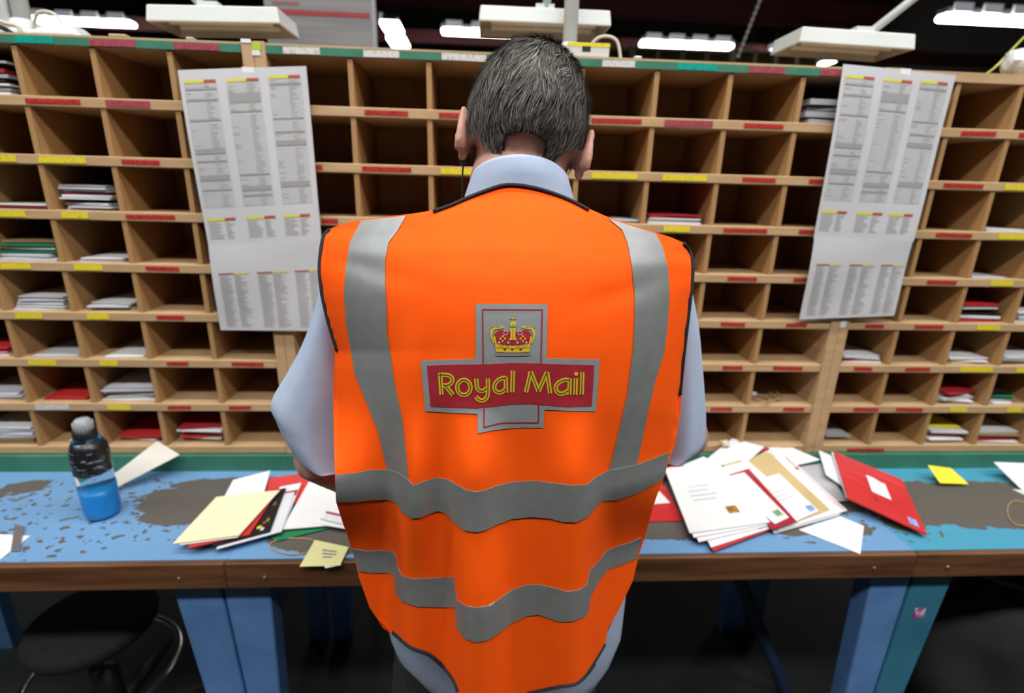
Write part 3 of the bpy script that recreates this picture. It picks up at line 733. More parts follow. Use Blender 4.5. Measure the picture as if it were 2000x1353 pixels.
# outline of the vest back
NECK = [(846,410),(880,398),(905,387),(950,369),(990,358),(1040,363),(1090,378),(1128,395),(1150,407)]
SHOUL_R = [(1190,425),(1255,446),(1310,463),(1338,475)]
ARM_R = [(1349,490),(1356,515),(1354,560),(1347,620),(1340,680),(1335,730),(1331,770)]
SIDE_R = [(1328,810),(1318,870),(1308,895),(1296,935),(1278,980),(1262,1040),(1247,1087),(1236,1134),(1211,1186),(1188,1226),(1181,1263)]
HEM_R = [(1160,1298),(1148,1316),(1125,1337),(1092,1343),(1030,1356)]
HEM_B = [(960,1376),(905,1376)]
HEM_L = [(892,1353),(885,1334),(866,1308),(837,1282),(800,1267),(765,1238)]
SIDE_L = [(748,1226),(722,1186),(702,1130),(687,1071),(670,1023),(657,982),(655,927),(652,860),(651,780),(652,720),(655,686)]
ARM_L = [(645,655),(635,620),(625,575),(620,530),(622,495),(628,463),(640,449)]
SHOUL_L = [(660,440),(700,430),(790,419),(820,415)]
OUT = NECK + SHOUL_R + ARM_R + SIDE_R + HEM_R + HEM_B + HEM_L + SIDE_L + ARM_L + SHOUL_L
XLT = sorted([(y, x) for x, y in ARM_L + SIDE_L + [(765,1238),(800,1300),(840,1376)]])
XRT = sorted([(y, x) for x, y in ARM_R + SIDE_R + [(1160,1298),(1120,1376)]])
CDEP = [(340,.655),(380,.644),(420,.622),(460,.604),(500,.588),(560,.574),(650,.564),(760,.559),(900,.558),(1400,.556)]
CDEP = catmull(CDEP, 10)
def c5(pts): return [(600 + .37 * x, 860 + .37 * y) for x, y in pts]
S1U = c5([(146,182),(250,172),(330,157),(420,155),(480,170),(530,205),(560,238),(620,215),(680,197),(740,205),(790,235),(840,262),(890,272),(940,262),(1000,240),(1080,220),(1200,213),(1300,225),(1400,238),(1480,232),(1530,190),(1590,160),(1740,130),(1830,95),(1914,62)])
S1L = c5([(152,327),(250,325),(340,315),(420,312),(470,330),(500,380),(550,412),(600,408),(650,385),(690,372),(730,385),(780,440),(830,475),(890,485),(940,475),(1000,445),(1080,415),(1180,405),(1280,412),(1350,430),(1420,432),(1480,405),(1530,345),(1560,320),(1640,315),(1740,280),(1830,235),(1882,198)])
S2U = c5([(234,572),(320,585),(400,580),(450,587),(466,612),(480,680),(500,715),(560,732),(640,728),(770,722),(779,790),(790,845),(840,875),(890,882),(950,875),(1010,840),(1080,790),(1150,765),(1220,760),(1300,778),(1370,798),(1430,792),(1478,765),(1496,680),(1530,650),(1580,585),(1640,558),(1720,535),(1766,510)])
S2L = c5([(270,690),(340,700),(420,698),(455,712),(466,810),(500,850),(580,878),(680,880),(777,882),(786,990),(830,1045),(890,1067),(950,1055),(1010,1020),(1080,965),(1160,928),(1220,920),(1280,940),(1330,957),(1400,955),(1460,935),(1485,910),(1496,830),(1540,745),(1590,680),(1650,660),(1742,622)])
def mid_tab(U, L, w):
    xs = [640 + i * 4 for i in range(170)]
    tab = [(x, .5 * (lerp_tab(U, x) + lerp_tab(L, x))) for x in xs]
    sm = []
    for i in range(len(tab)):
        a = tab[max(0, i - w):i + w + 1]; sm.append((tab[i][0], sum(v for _, v in a) / len(a)))
    return sm
M1, M2 = mid_tab(S1U, S1L, 3), mid_tab(S2U, S2L, 4)
def depth_at_height(x, y, h):
    d = ray(x, y); return d.y * (-h / d.z)
# strap heights below the eye chosen so that the cloth hangs straight down from the shoulder blades
H1 = .558 / depth_at_height(1000, lerp_tab(M1, 1000), 1.0)
H2 = .556 / depth_at_height(1090, lerp_tab(M2, 1090), 1.0)
D1 = [(x, min(.70, depth_at_height(x, y, H1))) for x, y in M1]
D2 = [(x, min(.72, depth_at_height(x, y, H2))) for x, y in M2]
def sstep(a, c, x):
    t = min(1, max(0, (x - a) / (c - a))); return t * t * (3 - 2 * t)
def vest_depth(x, y):
    xl, xr = lerp_tab(XLT, y), lerp_tab(XRT, y)
    s = (x - (xl + xr) / 2) / ((xr - xl) / 2)
    s = max(-.985, min(.985, s))
    up = lerp_tab(CDEP, y) + .105 * (1 - sqrt(1 - s * s)) + .012 * s * s
    # soft drag lines across the upper back
    up += .004 * math.exp(-((x - 800 - (y - 700) * -.12) / 26) ** 2) * sstep(600, 720, y) * -1
    up += .003 * math.exp(-((y - 520 - (x - 700) * .25) / 22) ** 2) * math.exp(-((x - 720) / 90) ** 2)
    up += .003 * math.exp(-((y - 560 + (x - 1250) * .3) / 24) ** 2) * math.exp(-((x - 1230) / 90) ** 2)
    if y < 760: return up
    w = sstep(770, 945, y)
    t = min(1.15, max(0, (y - lerp_tab(M1, x)) / (lerp_tab(M2, x) - lerp_tab(M1, x))))
    t = t * t * (3 - 2 * t) if t < 1 else 1
    d1, d2 = lerp_tab(D1, x), lerp_tab(D2, x)
    if y > 1180:   # the hem turns under a little at the sides
        pass
    low = d1 * (1 - t) + d2 * t
    return up * (1 - w) + low * w
def vp(x, y, off=0):
    d = ray(x, y); P = CAM + d * (vest_depth(x, y) / d.y)
    return P - d.normalized() * off - MO
def inside(poly, x, y):
    r = False; n = len(poly)
    for i in range(n):
        (x1, y1), (x2, y2) = poly[i], poly[i - 1]
        if (y1 > y) != (y2 > y) and x < (x2 - x1) * (y - y1) / (y2 - y1) + x1: r = not r
    return r
def patch(poly, step, off, fn=None):
    """triangulate an image polygon and lay it on the vest surface"""
    fn = fn or vp
    pl = interp_poly(list(poly) + [poly[0]], step)[:-1]
    pts = [Vector(p) for p in pl]; n = len(pts)
    xs = [p[0] for p in pl]; ys = [p[1] for p in pl]
    hg = {}
    for a, b_ in pl: hg.setdefault((int(a // step), int(b_ // step)), []).append((a, b_))
    def clear(x, y):
        gx, gy = int(x // step), int(y // step)
        return all((x-a)**2 + (y-b_)**2 > (.45 * step) ** 2 for i in (-1, 0, 1) for k in (-1, 0, 1) for a, b_ in hg.get((gx+i, gy+k), ()))
    x = min(xs) + step * .5
    j = 0
    while x < max(xs):
        y = min(ys) + step * (.25 + .5 * (j % 2))
        while y < max(ys):
            if clear(x, y) and inside(pl, x, y): pts.append(Vector((x, y)))
            y += step
        x += step; j += 1
    r = delaunay_2d_cdt(pts, [], [list(range(n))], 1, 1e-4)
    return [fn(v.x, v.y, off) for v in r[0]], [tuple(f) for f in r[2]]
def vest_part(name, polys, step, off, M, parent, thick=.0012):
    mb = MB()
    for p in polys: mb.add(*patch(p, step, off))
    o = mb.build(name, M, parent, True)
    me = o.data
    if sum(p.normal.dot(Vector(FW)) for p in me.polygons) > 0: me.flip_normals()
    s = o.modifiers.new('thick', 'SOLIDIFY'); s.thickness = thick; s.offset = -1
    es = o.modifiers.new('crease', 'EDGE_SPLIT'); es.split_angle = radians(60)
    return o
vest = vest_part('vest_back', [OUT], 6.5, 0, ORANGE, man, .002)
vest.name = 'hi_vis_vest'
vest['label'] = 'orange hi-vis vest with silver tape and a postal emblem'
# front of the vest closes round the chest
rows = []
Lp = [p for p in (SHOUL_L[:1] + ARM_L[::-1] + SIDE_L[::-1] + [(765,1238),(790,1290)])]
Rp = [(1310,463)] + ARM_R + SIDE_R + [(1160,1298)]
for i in range(26):
    y = 482 + (1234 - 482) * i / 25
    xl = lerp_tab(sorted((b_, a) for a, b_ in Lp), y); xr = lerp_tab(sorted((b_, a) for a, b_ in Rp), y)
    A, B_ = vp(xl, y), vp(xr, y)
    dep = .235 * sstep(-.25, .35, i / 25) if i else .02
    ring = []
    for k in range(25):
        a = pi * k / 24
        q = A * (.5 + .5 * cos(a)) + B_ * (.5 - .5 * cos(a)); q = q + Vector((0, dep * sin(a) ** .8, -.0 * sin(a)))
        if i == 0: q.z -= .01 * sin(a)
        ring.append(q)
    rows.append(ring)
vf = MB().loft(rows, closed=False).build('vest_front', ORANGE, vest, True)
vf.modifiers.new('thick', 'SOLIDIFY').thickness = .0015
# binding
def bind(pts, r=.0042):
    pp = catmull(pts, 4)
    return MB().tube([vp(x, y, .0004) for x, y in pp], r, 8, flat=.6).build('binding', BIND, vest, True)
bind([(x, y + 3) for x, y in NECK], .0040)
bind([(x - 4, y) for x, y in SHOUL_R[-1:] + ARM_R], .0040)
bind([(x + 5, y) for x, y in [(654,684)] + ARM_L], .0046)
bind([(x, y - 3) for x, y in HEM_R], .0034)
bind([(x + 3, y - 4) for x, y in HEM_L], .0034)
bind([(1181,1258)] + [(x - 2, y - 2) for x, y in HEM_R[:2]], .003)
# silver tape
VL = [(705,431),(683,474),(675,522),(671,577),(675,629),(683,673),(692,729),(716,788),(738,843),(749,888),(757,920),(764,935)]
VLi = [(793,421),(775,452),(758,474),(752,507),(752,559),(755,614),(755,651),(762,692),(771,755),(784,814),(790,866),(795,915),(797,945)]
VRi = [(1189,427),(1215,448),(1226,474),(1235,522),(1240,577),(1240,622),(1237,684),(1226,769),(1211,836),(1195,900),(1188,922)]
VRo = [(1252,447),(1281,456),(1294,481),(1305,522),(1308,577),(1304,636),(1298,688),(1281,740),(1267,799),(1254,862),(1246,898),(1242,914)]
for nm_, poly in (('strap', VL + VLi[::-1]), ('strap', VRi + VRo[::-1])):
    vest_part('reflective_strap', [poly], 7, .0018, SILVER, vest, .0008)
vest_part('reflective_band', [S1U + S1L[::-1]], 6, .0030, SILVER, vest, .0008)
vest_part('reflective_band', [S2U + S2L[::-1]], 6, .0030, SILVER, vest, .0008)

# emblem
K_ = 400 / 1691
def lg(pts): return [(800 + K_ * x, 560 + K_ * y) for x, y in pts]
EMB_G = mat('emblem_grey_transfer', (.30, .32, .33), .5, (.27, .29, .30), scale=80, metal=.2)
EMB_R = mat('emblem_red_transfer', (.36, .020, .032), .5, (.32, .017, .027), scale=60)
EMB_Y = mat('emblem_yellow_transfer', (.66, .47, .025), .5)
EMB_D = mat('emblem_dark_line', (.07, .06, .01), .6)
EMB_GOLD = mat('emblem_gold_shade', (.40, .25, .035), .5)
EMB_W = mat('emblem_pale_transfer', (.70, .62, .58), .5)
cross = [(545,140),(840,141),(1140,145),(1136,380),(1132,590),(1350,597),(1570,598),(1556,810),(1540,1028),(1330,1024),(1113,1015),(1105,1165),(950,1162),(840,1168),(700,1182),(565,1210),(560,1050),(350,1040),(130,1028),(110,820),(90,610),(320,603),(545,595),(547,380)]
vest_part('emblem_cross', [lg(cross)], 7, .0012, EMB_G, vest, .0004)
ban = [(143,650),(400,642),(600,640),(830,630),(1080,632),(1300,642),(1525,647),(1515,820),(1505,985),(1300,992),(1150,980),(1000,968),(850,970),(700,988),(550,1002),(350,997),(172,988),(158,820)]
vest_part('emblem_banner', [lg(ban)], 7, .0018, EMB_R, vest, .0004)
def stroke(mb, pts, w, off, mi=0, closed=False, smooth=True, n=5):
    """a painted stroke (crop coordinates) laid on the vest"""
    pp = lg(pts); pp = catmull(pp, n, closed) if smooth else pp
    if not smooth: pp = interp_poly(pp, 5)
    N = len(pp); h = w * K_ / 2; vs = []; fs = []
    for i, (x, y) in enumerate(pp):
        a = pp[(i-1) % N] if closed else pp[max(i-1, 0)]; c = pp[(i+1) % N] if closed else pp[min(i+1, N-1)]
        tx, ty = c[0]-a[0], c[1]-a[1]; l = math.hypot(tx, ty) or 1; nx, ny = -ty/l*h, tx/l*h
        vs += [vp(x+nx, y+ny, off), vp(x-nx, y-ny, off)]
    for i in range(N if closed else N - 1):
        j = (i + 1) % N; fs.append((2*i, 2*i+1, 2*j+1, 2*j))
    mb.add(vs, fs, mi)
def face_cam(o):
    me = o.data
    import numpy as np
    bm = bmesh.new(); bm.from_mesh(me)
    for f in bm.faces:
        if f.normal.dot(FW) > 0: f.normal_flip()
    bm.to_mesh(me); bm.free(); return o
fr = MB()
stroke(fr, [(607,640),(602,187)], 11, .0018, smooth=False); stroke(fr, [(597,187),(1100,190)], 11, .0018, smooth=False); stroke(fr, [(1095,190),(1085,634)], 11, .0018, smooth=False)
face_cam(fr.build('emblem_frame_line', EMB_R, vest)); fr = MB()
stroke(fr, [(614,1003),(614,1164)], 11, .0018, smooth=False); stroke(fr, [(612,1160),(690,1141),(770,1125),(900,1122),(1068,1122)], 11, .0018); stroke(fr, [(1063,1122),(1066,975)], 11, .0018, smooth=False)
face_cam(fr.build('emblem_frame_line', EMB_R, vest))
LET = [  # (points, closed, smooth)
    [[(253,712),(263,893)], 0, 0], [[(240,727),(290,726),(325,732),(349,750),(352,775),(340,798),(310,812),(278,812)], 0, 1], [[(285,806),(325,850),(358,893)], 0, 0],
    [[(448+55*cos(a), 830+62*sin(a)) for a in [2*pi*i/16 for i in range(16)]], 1, 1],
    [[(551,757),(553,800),(560,838),(582,858),(612,856),(638,835)], 0, 1], [[(646,757),(647,830),(644,890),(630,922),(602,938),(570,930),(548,905)], 0, 1],
    [[(795,752),(760,755),(722,778),(700,815),(704,850),(728,870),(760,868),(790,845)], 0, 1], [[(793,742),(797,875)], 0, 0],
    [[(853,692),(847,872)], 0, 0],
    [[(961,872),(1000,700)], 0, 0], [[(1000,700),(1064,862)], 0, 0], [[(1064,862),(1134,703)], 0, 0], [[(1134,703),(1161,881)], 0, 0],
    [[(1318,769),(1275,770),(1232,790),(1208,825),(1212,860),(1238,880),(1275,878),(1312,852)], 0, 1], [[(1322,757),(1318,893)], 0, 0],
    [[(1373,755),(1368,893)], 0, 0], [[(1376+9*cos(a), 718+9*sin(a)) for a in [2*pi*i/8 for i in range(8)]], 1, 1],
    [[(1427,705),(1421,891)], 0, 0]]
lt = MB()
for pts, cl, smo in LET: stroke(lt, pts, 15 if len(pts) == 8 and cl else 35, .0024, 0, bool(cl), bool(smo))
for pts, cl, smo in LET:
    if not (len(pts) == 8 and cl): stroke(lt, pts, 8, .0030, 1, bool(cl), bool(smo))
lo_ = face_cam(lt.build('emblem_lettering', [EMB_Y, EMB_D], vest)); lo_['label'] = 'yellow Royal Mail lettering on the red banner'
cr = MB()
def blob(pts, off, mi, step=3): cr.add(*patch(lg(pts), step, off), mi)
def disc(x, y, r, off, mi, n=10): blob([(x + r*cos(2*pi*i/n), y + r*sin(2*pi*i/n)) for i in range(n)], off, mi, 2)
R0, Y0_, D0, G0, W0, S0 = 0, 1, 2, 3, 4, 5
blob([(708,470),(700,400),(712,375),(745,358),(790,360),(825,372),(855,372),(885,372),(920,360),(965,358),(995,375),(1003,400),(995,470),(850,480)], .0020, R0)
blob([(715,540),(705,470),(850,490),(998,470),(990,540),(850,545)], .0021, Y0_)
blob([(708,545),(850,550),(992,545),(988,568),(850,572),(710,570)], .0022, S0)
for sgn in (-1, 1):
    X = lambda x: 852 + sgn * (x - 852)
    stroke(cr, [(X(1000),465),(X(1022),420),(X(1028),375),(X(1010),345),(X(970),340),(X(930),330)], 18, .0024, Y0_)
    stroke(cr, [(X(1000),460),(X(1020),400),(X(1010),360)], 6, .0028, G0)
    stroke(cr, [(X(960),335),(X(1000),328),(X(1030),330)], 9, .0026, G0); stroke(cr, [(X(925),335),(X(960),325)], 8, .0026, Y0_)
    stroke(cr, [(X(990),470),(X(1000),440),(X(1003),410)], 14, .0025, Y0_)
    for a in range(6): disc(X(912) + 17*cos(a*pi/3), 380 + 17*sin(a*pi/3), 5, .0026, W0, 6)
    disc(X(935), 427, 9, .0027, D0); 
    for a in range(4): disc(X(935) + 19*cos(a*pi/2), 427 + 19*sin(a*pi/2), 9, .0026, Y0_, 8)
    for bx in (890, 965): disc(X(bx), 460, 8, .0026, W0, 8)
    disc(X(918), 514, 11, .0027, R0, 8)
    stroke(cr, [(X(870),480),(X(895),495),(X(920),480),(X(945),492),(X(975),474)], 7, .0025, G0)
stroke(cr, [(852,340),(853,380),(853,440)], 40, .0026, Y0_, smooth=False)
stroke(cr, [(852,345),(853,440)], 8, .0030, G0, smooth=False)
for dx in (-28, 28): stroke(cr, [(853,400),(853 + dx*.6,425),(853 + dx,440)], 14, .0028, Y0_)
disc(855, 309, 25, .0027, Y0_, 14); disc(855, 318, 12, .0030, G0, 10)
stroke(cr, [(853,228),(853,290)], 8, .0027, G0, smooth=False); stroke(cr, [(826,258),(880,258)], 8, .0028, G0, smooth=False); disc(853, 258, 8, .0030, Y0_, 8)
disc(848, 514, 11, .0028, R0, 8)
stroke(cr, [(712,536),(850,542),(990,536)], 6, .0026, G0); stroke(cr, [(708,500),(850,508),(996,500)], 5, .0026, G0)
face_cam(cr.build('emblem_crown', [EMB_R, EMB_Y, EMB_D, EMB_GOLD, EMB_W, mat('emblem_ermine_grey', (.20, .20, .23), .6)], vest))['label'] = 'gold and red crown printed above the banner'

# ---- body: one continuous skin
def spheres(bm, chain, sub=2):
    """chain: list of (point, radius or (rx,ry,rz)) swept into overlapping balls"""
    for (a, ra), (c, rc) in zip(chain, chain[1:]):
        a, c = Vector(a), Vector(c); n = max(1, int((c - a).length / (min(ra, rc) * .45)))
        for i in range(n + 1):
            t = i / n; r = ra + (rc - ra) * t
            bmesh.ops.create_icosphere(bm, subdivisions=sub, radius=r, matrix=Matrix.Translation(a.lerp(c, t)))
def ball(bm, c, r, rot=None, sub=3):
    M_ = Matrix.Translation(Vector(c)) @ (rot.to_4x4() if rot else Matrix()) @ Matrix.Diagonal((*r, 1))
    bmesh.ops.create_icosphere(bm, subdivisions=sub, radius=1, matrix=M_)
def remeshed(name, bm, voxel, M, parent, smooth=3):
    me = bpy.data.meshes.new(name + '_raw'); bm.to_mesh(me); bm.free()
    o = bpy.data.objects.new(name + '_raw', me); col.objects.link(o)
    r = o.modifiers.new('r', 'REMESH'); r.mode = 'VOXEL'; r.voxel_size = voxel
    s = o.modifiers.new('s', 'SMOOTH'); s.iterations = smooth; s.factor = .5
    dg = bpy.context.evaluated_depsgraph_get(); dg.update()
    m2 = bpy.data.meshes.new_from_object(o.evaluated_get(dg)); m2.name = name
    bpy.data.objects.remove(o); bpy.data.meshes.remove(me)
    m2.materials.clear(); m2.materials.append(M)
    m2.polygons.foreach_set('use_smooth', [True] * len(m2.polygons))
    m2.transform(Matrix.Translation(-MO))
    return link(name, m2, parent)
HC = PY(1027, 262, .765)                      # head centre
HR = Euler((radians(-36), radians(7.5), radians(-3)), 'XYZ').to_matrix()
def hp(x, y, z): return HC + HR @ Vector((x, y, z))
bm = bmesh.new()
ball(bm, hp(0, -.008, .012), (.0745, .094, .090), HR)            # cranium
ball(bm, hp(0, .028, -.045), (.066, .066, .075), HR)             # face
ball(bm, hp(0, .055, -.098), (.036, .036, .030), HR)             # chin
ball(bm, hp(0, .012, -.075), (.066, .058, .050), HR)             # jaw
ball(bm, hp(0, .102, -.030), (.011, .016, .024), HR)             # nose
ball(bm, hp(0, .108, -.044), (.016, .014, .011), HR)
for s in (-1, 1):
    ball(bm, hp(s*.030, .084, -.004), (.020, .012, .007), HR)    # brow
    ball(bm, hp(s*.032, .080, -.016), (.013, .012, .010), HR)    # eye
    ball(bm, hp(s*.040, .070, -.050), (.020, .018, .018), HR)    # cheek
ball(bm, hp(0, .092, -.068), (.022, .010, .005), HR); ball(bm, hp(0, .091, -.076), (.019, .010, .006), HR)   # lips
for s in (-1, 1):                                                # ears
    for q in range(14):
        a = -.5 + 4.2 * q / 13
        ball(bm, hp(s*(.0815 + .006*sin(a*.8)), -.004 - .016*cos(a - .6), -.020 + .029*sin(a - .55)*1.0), (.0062, .0065, .0065), HR, 2)
    ball(bm, hp(s*.076, .002, -.024), (.009, .014, .022), HR, 2)
    ball(bm, hp(s*.079, .004, -.048), (.007, .008, .010), HR, 2)
    for q in range(9):                                           # outer rim standing off the head
        a = pi * (.15 + .8 * q / 8)
        ball(bm, hp(s*.0875, -.010 - .012*sin(a), -.018 + .030*cos(a)), (.0045, .006, .006), HR, 2)
neck0 = PY(1016, 400, .745); neck1 = hp(0, .014, -.058)
spheres(bm, [(neck0 + Vector((0, .005, -.06)), .066), (neck0, .060), (neck0.lerp(neck1, .5), .058), (neck1, .058)], 3)
TC = Vector((.03, .735, 1.26))
ball(bm, TC + Vector((0, .0, .06)), (.165, .095, .13)); ball(bm, TC + Vector((0, .0, -.10)), (.150, .095, .16)); ball(bm, TC + Vector((0, .02, -.30)), (.14, .08, .15))
shL, shR = Vector((-.135, .735, 1.365)), Vector((.195, .735, 1.365))
elL, elR = PY(626, 893, .745), PY(1335, 850, .77)
wrL, wrR = Vector((-.135, .905, .905)), Vector((.16, .93, .915))
for sh, el, wr in ((shL, elL, wrL), (shR, elR, wrR)):
    spheres(bm, [(TC + Vector((0, 0, .09)), .08), (sh, .062), (sh.lerp(el, .5), .048), (el, .041), (el.lerp(wr, .35), .042), (wr, .028)], 2)
hipL, hipR = Vector((-.06, .745, .86)), Vector((.12, .745, .86))
for hip, fx in ((hipL, -.10), (hipR, .16)):
    spheres(bm, [(TC + Vector((0, .02, -.32)), .08), (hip + Vector((0, .02, 0)), .070), (Vector((fx, .755, .48)), .058), (Vector((fx, .735, .40)), .055), (Vector((fx, .73, .11)), .038)], 2)
# hands resting finger tips on the post, fingers curled
def hand(bm, wr, d, n, s_):
    d, n = Vector(d).normalized(), Vector(n).normalized(); n = (n - d * n.dot(d)).normalized(); side = d.cross(n) * s_
    P = lambda a, b_, c: wr + d * a + side * b_ + n * c
    spheres(bm, [(wr, .026), (P(.03, 0, 0), .024)], 2)
    for b_ in (-.027, -.010, .008, .024): spheres(bm, [(P(.02, b_*.6, 0), .015), (P(.085, b_, .002), .0115)], 2)
    for b_, L in ((-.028, .064), (-.010, .076), (.009, .072), (.026, .055)):
        spheres(bm, [(P(.085, b_, .002), .0095), (P(.085 + L*.45, b_*1.12, -.004), .0085), (P(.085 + L*.75, b_*1.15, -.018), .0078), (P(.085 + L*.88, b_*1.15, -.034), .0070)], 2)
    spheres(bm, [(P(.025, -.026, -.004), .014), (P(.055, -.050, -.012), .0105), (P(.085, -.056, -.020), .0090), (P(.106, -.052, -.028), .0075)], 2)
hand(bm, wrL, (.25, .62, -.56), (0, .6, .8), -1)
hand(bm, wrR, (-.25, .62, -.56), (0, .6, .8), 1)
body = remeshed('body', bm, .0042, SKIN, man, 4)
eyeM = mat('eye_white', (.75, .73, .70), .2); irisM = mat('brown_iris', (.05, .025, .012), .2)
for s in (-1, 1):
    e = MB(); bmq = bmesh.new(); ball(bmq, hp(s*.032, .0865, -.016) - MO, (.0095, .0075, .0062), HR); me = bpy.data.meshes.new('eye'); bmq.to_mesh(me); bmq.free(); me.materials.append(eyeM)
    eo = link('eye', me, man)
    bmq = bmesh.new(); ball(bmq, hp(s*.032, .0925, -.0175) - MO, (.0042, .0022, .0042), HR); me = bpy.data.meshes.new('iris'); bmq.to_mesh(me); bmq.free(); me.materials.append(irisM)
    link('iris', me, eo)

# ---- hair: under-layer and short strands
def hair_height(th):      # lowest hair height (head frame) round the head, th = angle from the back of the head
    a = abs(th)
    return lerp_tab([(0, -.054), (.58, -.057), (.74, -.070), (.90, -.086), (1.02, -.080), (1.18, -.045), (1.45, -.010), (1.7, -.040), (1.85, -.035), (2.0, .02), (2.3, .060), (3.2, .066)], a)
def skull(th, ph):
    """point on the hair shell: th round from the back, ph from crown down"""
    x, y, z = sin(ph) * sin(th), -sin(ph) * cos(th), cos(ph)
    rx, ry, rz = .0775, .098, .098
    p = Vector((x * rx, y * ry - .008, z * rz + .012))
    if p.z < -.01:      # the nape draws in towards the neck
        k = min(1, (-.01 - p.z) / .07); p.x *= 1 - .10 * k; p.y = p.y * (1 - .12 * k)
    return p
cap = MB(); nT, nP = 72, 36; vs = []; fs = []
for j in range(nP + 1):
    for i in range(nT):
        th = -pi + 2 * pi * i / nT
        lo_h = hair_height(th) - .004
        phm = math.acos(max(-1, min(1, (lo_h - .012) / .098)))
        ph = phm * j / nP
        p = skull(th, ph)
        r = 1 + .012 * noise.noise(Vector((th * 3, ph * 6, 0))) + (.006 if j < nP - 2 else -.03)
        vs.append(HR @ (p * r) + HC - MO)
for j in range(nP):
    for i in range(nT):
        k = (i + 1) % nT; fs.append((j*nT+i, j*nT+k, (j+1)*nT+k, (j+1)*nT+i))
HAIRD = mat('dark_hair_base', (.030, .026, .022), .7, (.05, .045, .04), scale=150)
hair = cap.add(vs, fs).build('hair', HAIRD, man, True)
hair['label'] = 'short grey and dark brown hair'
HM = bpy.data.materials.new('grey_brown_hair'); HM.use_nodes = True
_b = HM.node_tree.nodes['Principled BSDF']; _b.inputs['Roughness'].default_value = .62; _b.inputs['Specular IOR Level'].default_value = .3
_a = HM.node_tree.nodes.new('ShaderNodeAttribute'); _a.attribute_name = 'tint'
HM.node_tree.links.new(_a.outputs['Color'], _b.inputs['Base Color'])
hs = random.Random(5); V, Fc, tint = [], [], []
crown = (.25, .30)
CR = skull(*crown)
for q in range(26000):
    th = hs.uniform(-pi, pi); lo_h = hair_height(th)
    zz = hs.uniform(lo_h, .110); ph = math.acos(max(-1, min(1, (zz - .012) / .098)))
    if hs.random() > .35 + .65 * sin(ph): continue
    p = skull(th, ph)
    # combed away from the crown and down
    nr = Vector((p.x / .0775**2, (p.y + .008) / .098**2, (p.z - .012) / .098**2)).normalized()
    fl = (p - CR); fl = fl - nr * fl.dot(nr)
    if fl.length < 1e-4: continue
    fl.normalize()
    sw = noise.noise(p * 38 + Vector((3, 1, 7))) * 1.3 + noise.noise(p * 95) * .9
    tn = nr.cross(fl); fl = (fl + tn * sw * .9 + Vector((-.25, .0, -.45))).normalized(); fl = (fl - nr * fl.dot(nr)).normalized()
    nape = sstep(-.02, -.07, p.z)
    L = hs.uniform(.016, .027) * (1 - .55 * nape) * (1.15 if p.z > .05 else 1)
    if abs(th) < 1.0 and p.z < lo_h + .012: L *= .6
    lift = (hs.uniform(.05, .26) + .35 * max(0, noise.noise(p * 55 + Vector((2, 5, 1))))) * (1 - .4 * nape) + (.25 if hs.random() < .04 else 0)
    g = sstep(.45, 1.3, abs(th)) * .55 * sstep(.09, .03, p.z) + .20 * math.exp(-((p.z - .035) / .03) ** 2) + .25 * max(0, noise.noise(p * 45 + Vector((9, 0, 0))))
    v = hs.random(); grey = v < (.12 + g * .75)
    base = (.30, .29, .27) if grey else ((.072, .062, .052) if v < .72 else (.125, .11, .095))
    k = hs.uniform(.6, 1.1); tc_ = (base[0]*k, base[1]*k, base[2]*k, 1)
    w0 = hs.uniform(.00032, .0006); side = nr.cross(fl)
    o = len(V); seg = 4
    for i in range(seg + 1):
        t = i / seg
        c = p * 1.006 + fl * L * t + nr * (L * lift * (t - .55 * t * t) + .0012)
        w = w0 * (1 - .75 * t)
        V.append(HR @ (c + side * w) + HC - MO); V.append(HR @ (c - side * w) + HC - MO); tint += [tc_, tc_]
    for i in range(seg): Fc.append((o+2*i, o+2*i+1, o+2*i+3, o+2*i+2))
me = bpy.data.meshes.new('hair_strands'); me.from_pydata([tuple(v) for v in V], [], Fc); me.materials.append(HM)
at = me.color_attributes.new('tint', 'FLOAT_COLOR', 'POINT')
at.data.foreach_set('color', [c for t in tint for c in t])
link('hair_strands', me, hair, kind='stuff')

# ---- shirt
sm_ = MB()
rings = []
for z, hw, hd, cy in ((1.43, .11, .05, .735), (1.40, .165, .075, .735), (1.34, .185, .09, .735), (1.2, .18, .10, .735), (1.0, .180, .105, .745), (.88, .180, .110, .75), (.80, .184, .112, .755), (.74, .186, .115, .755)):
    if z > 1.0: rings.append([Vector((.035 + hw*cos(2*pi*k/48), cy + hd*sin(2*pi*k/48), z)) - MO for k in range(48)])
for l, r_ in (((735, 1090), (1222, 1080)), ((752, 1180), (1222, 1140)), ((763, 1235), (1217, 1185)), ((776, 1266), (1212, 1228)), ((806, 1297), (1194, 1270)), ((868, 1322), (1148, 1332))):
    A, B_ = PY(*r_, .745), PY(*l, .745); c = (A + B_) / 2; u = (A - B_) / 2
    rings.append([c + u * cos(2*pi*k/48) + Vector((0, .095 * sin(2*pi*k/48), 0)) - MO for k in range(48)])
shirt = MB().loft(rings).build('shirt', SHIRT, man, True)
shirt.modifiers.new('thick', 'SOLIDIFY').thickness = .0015
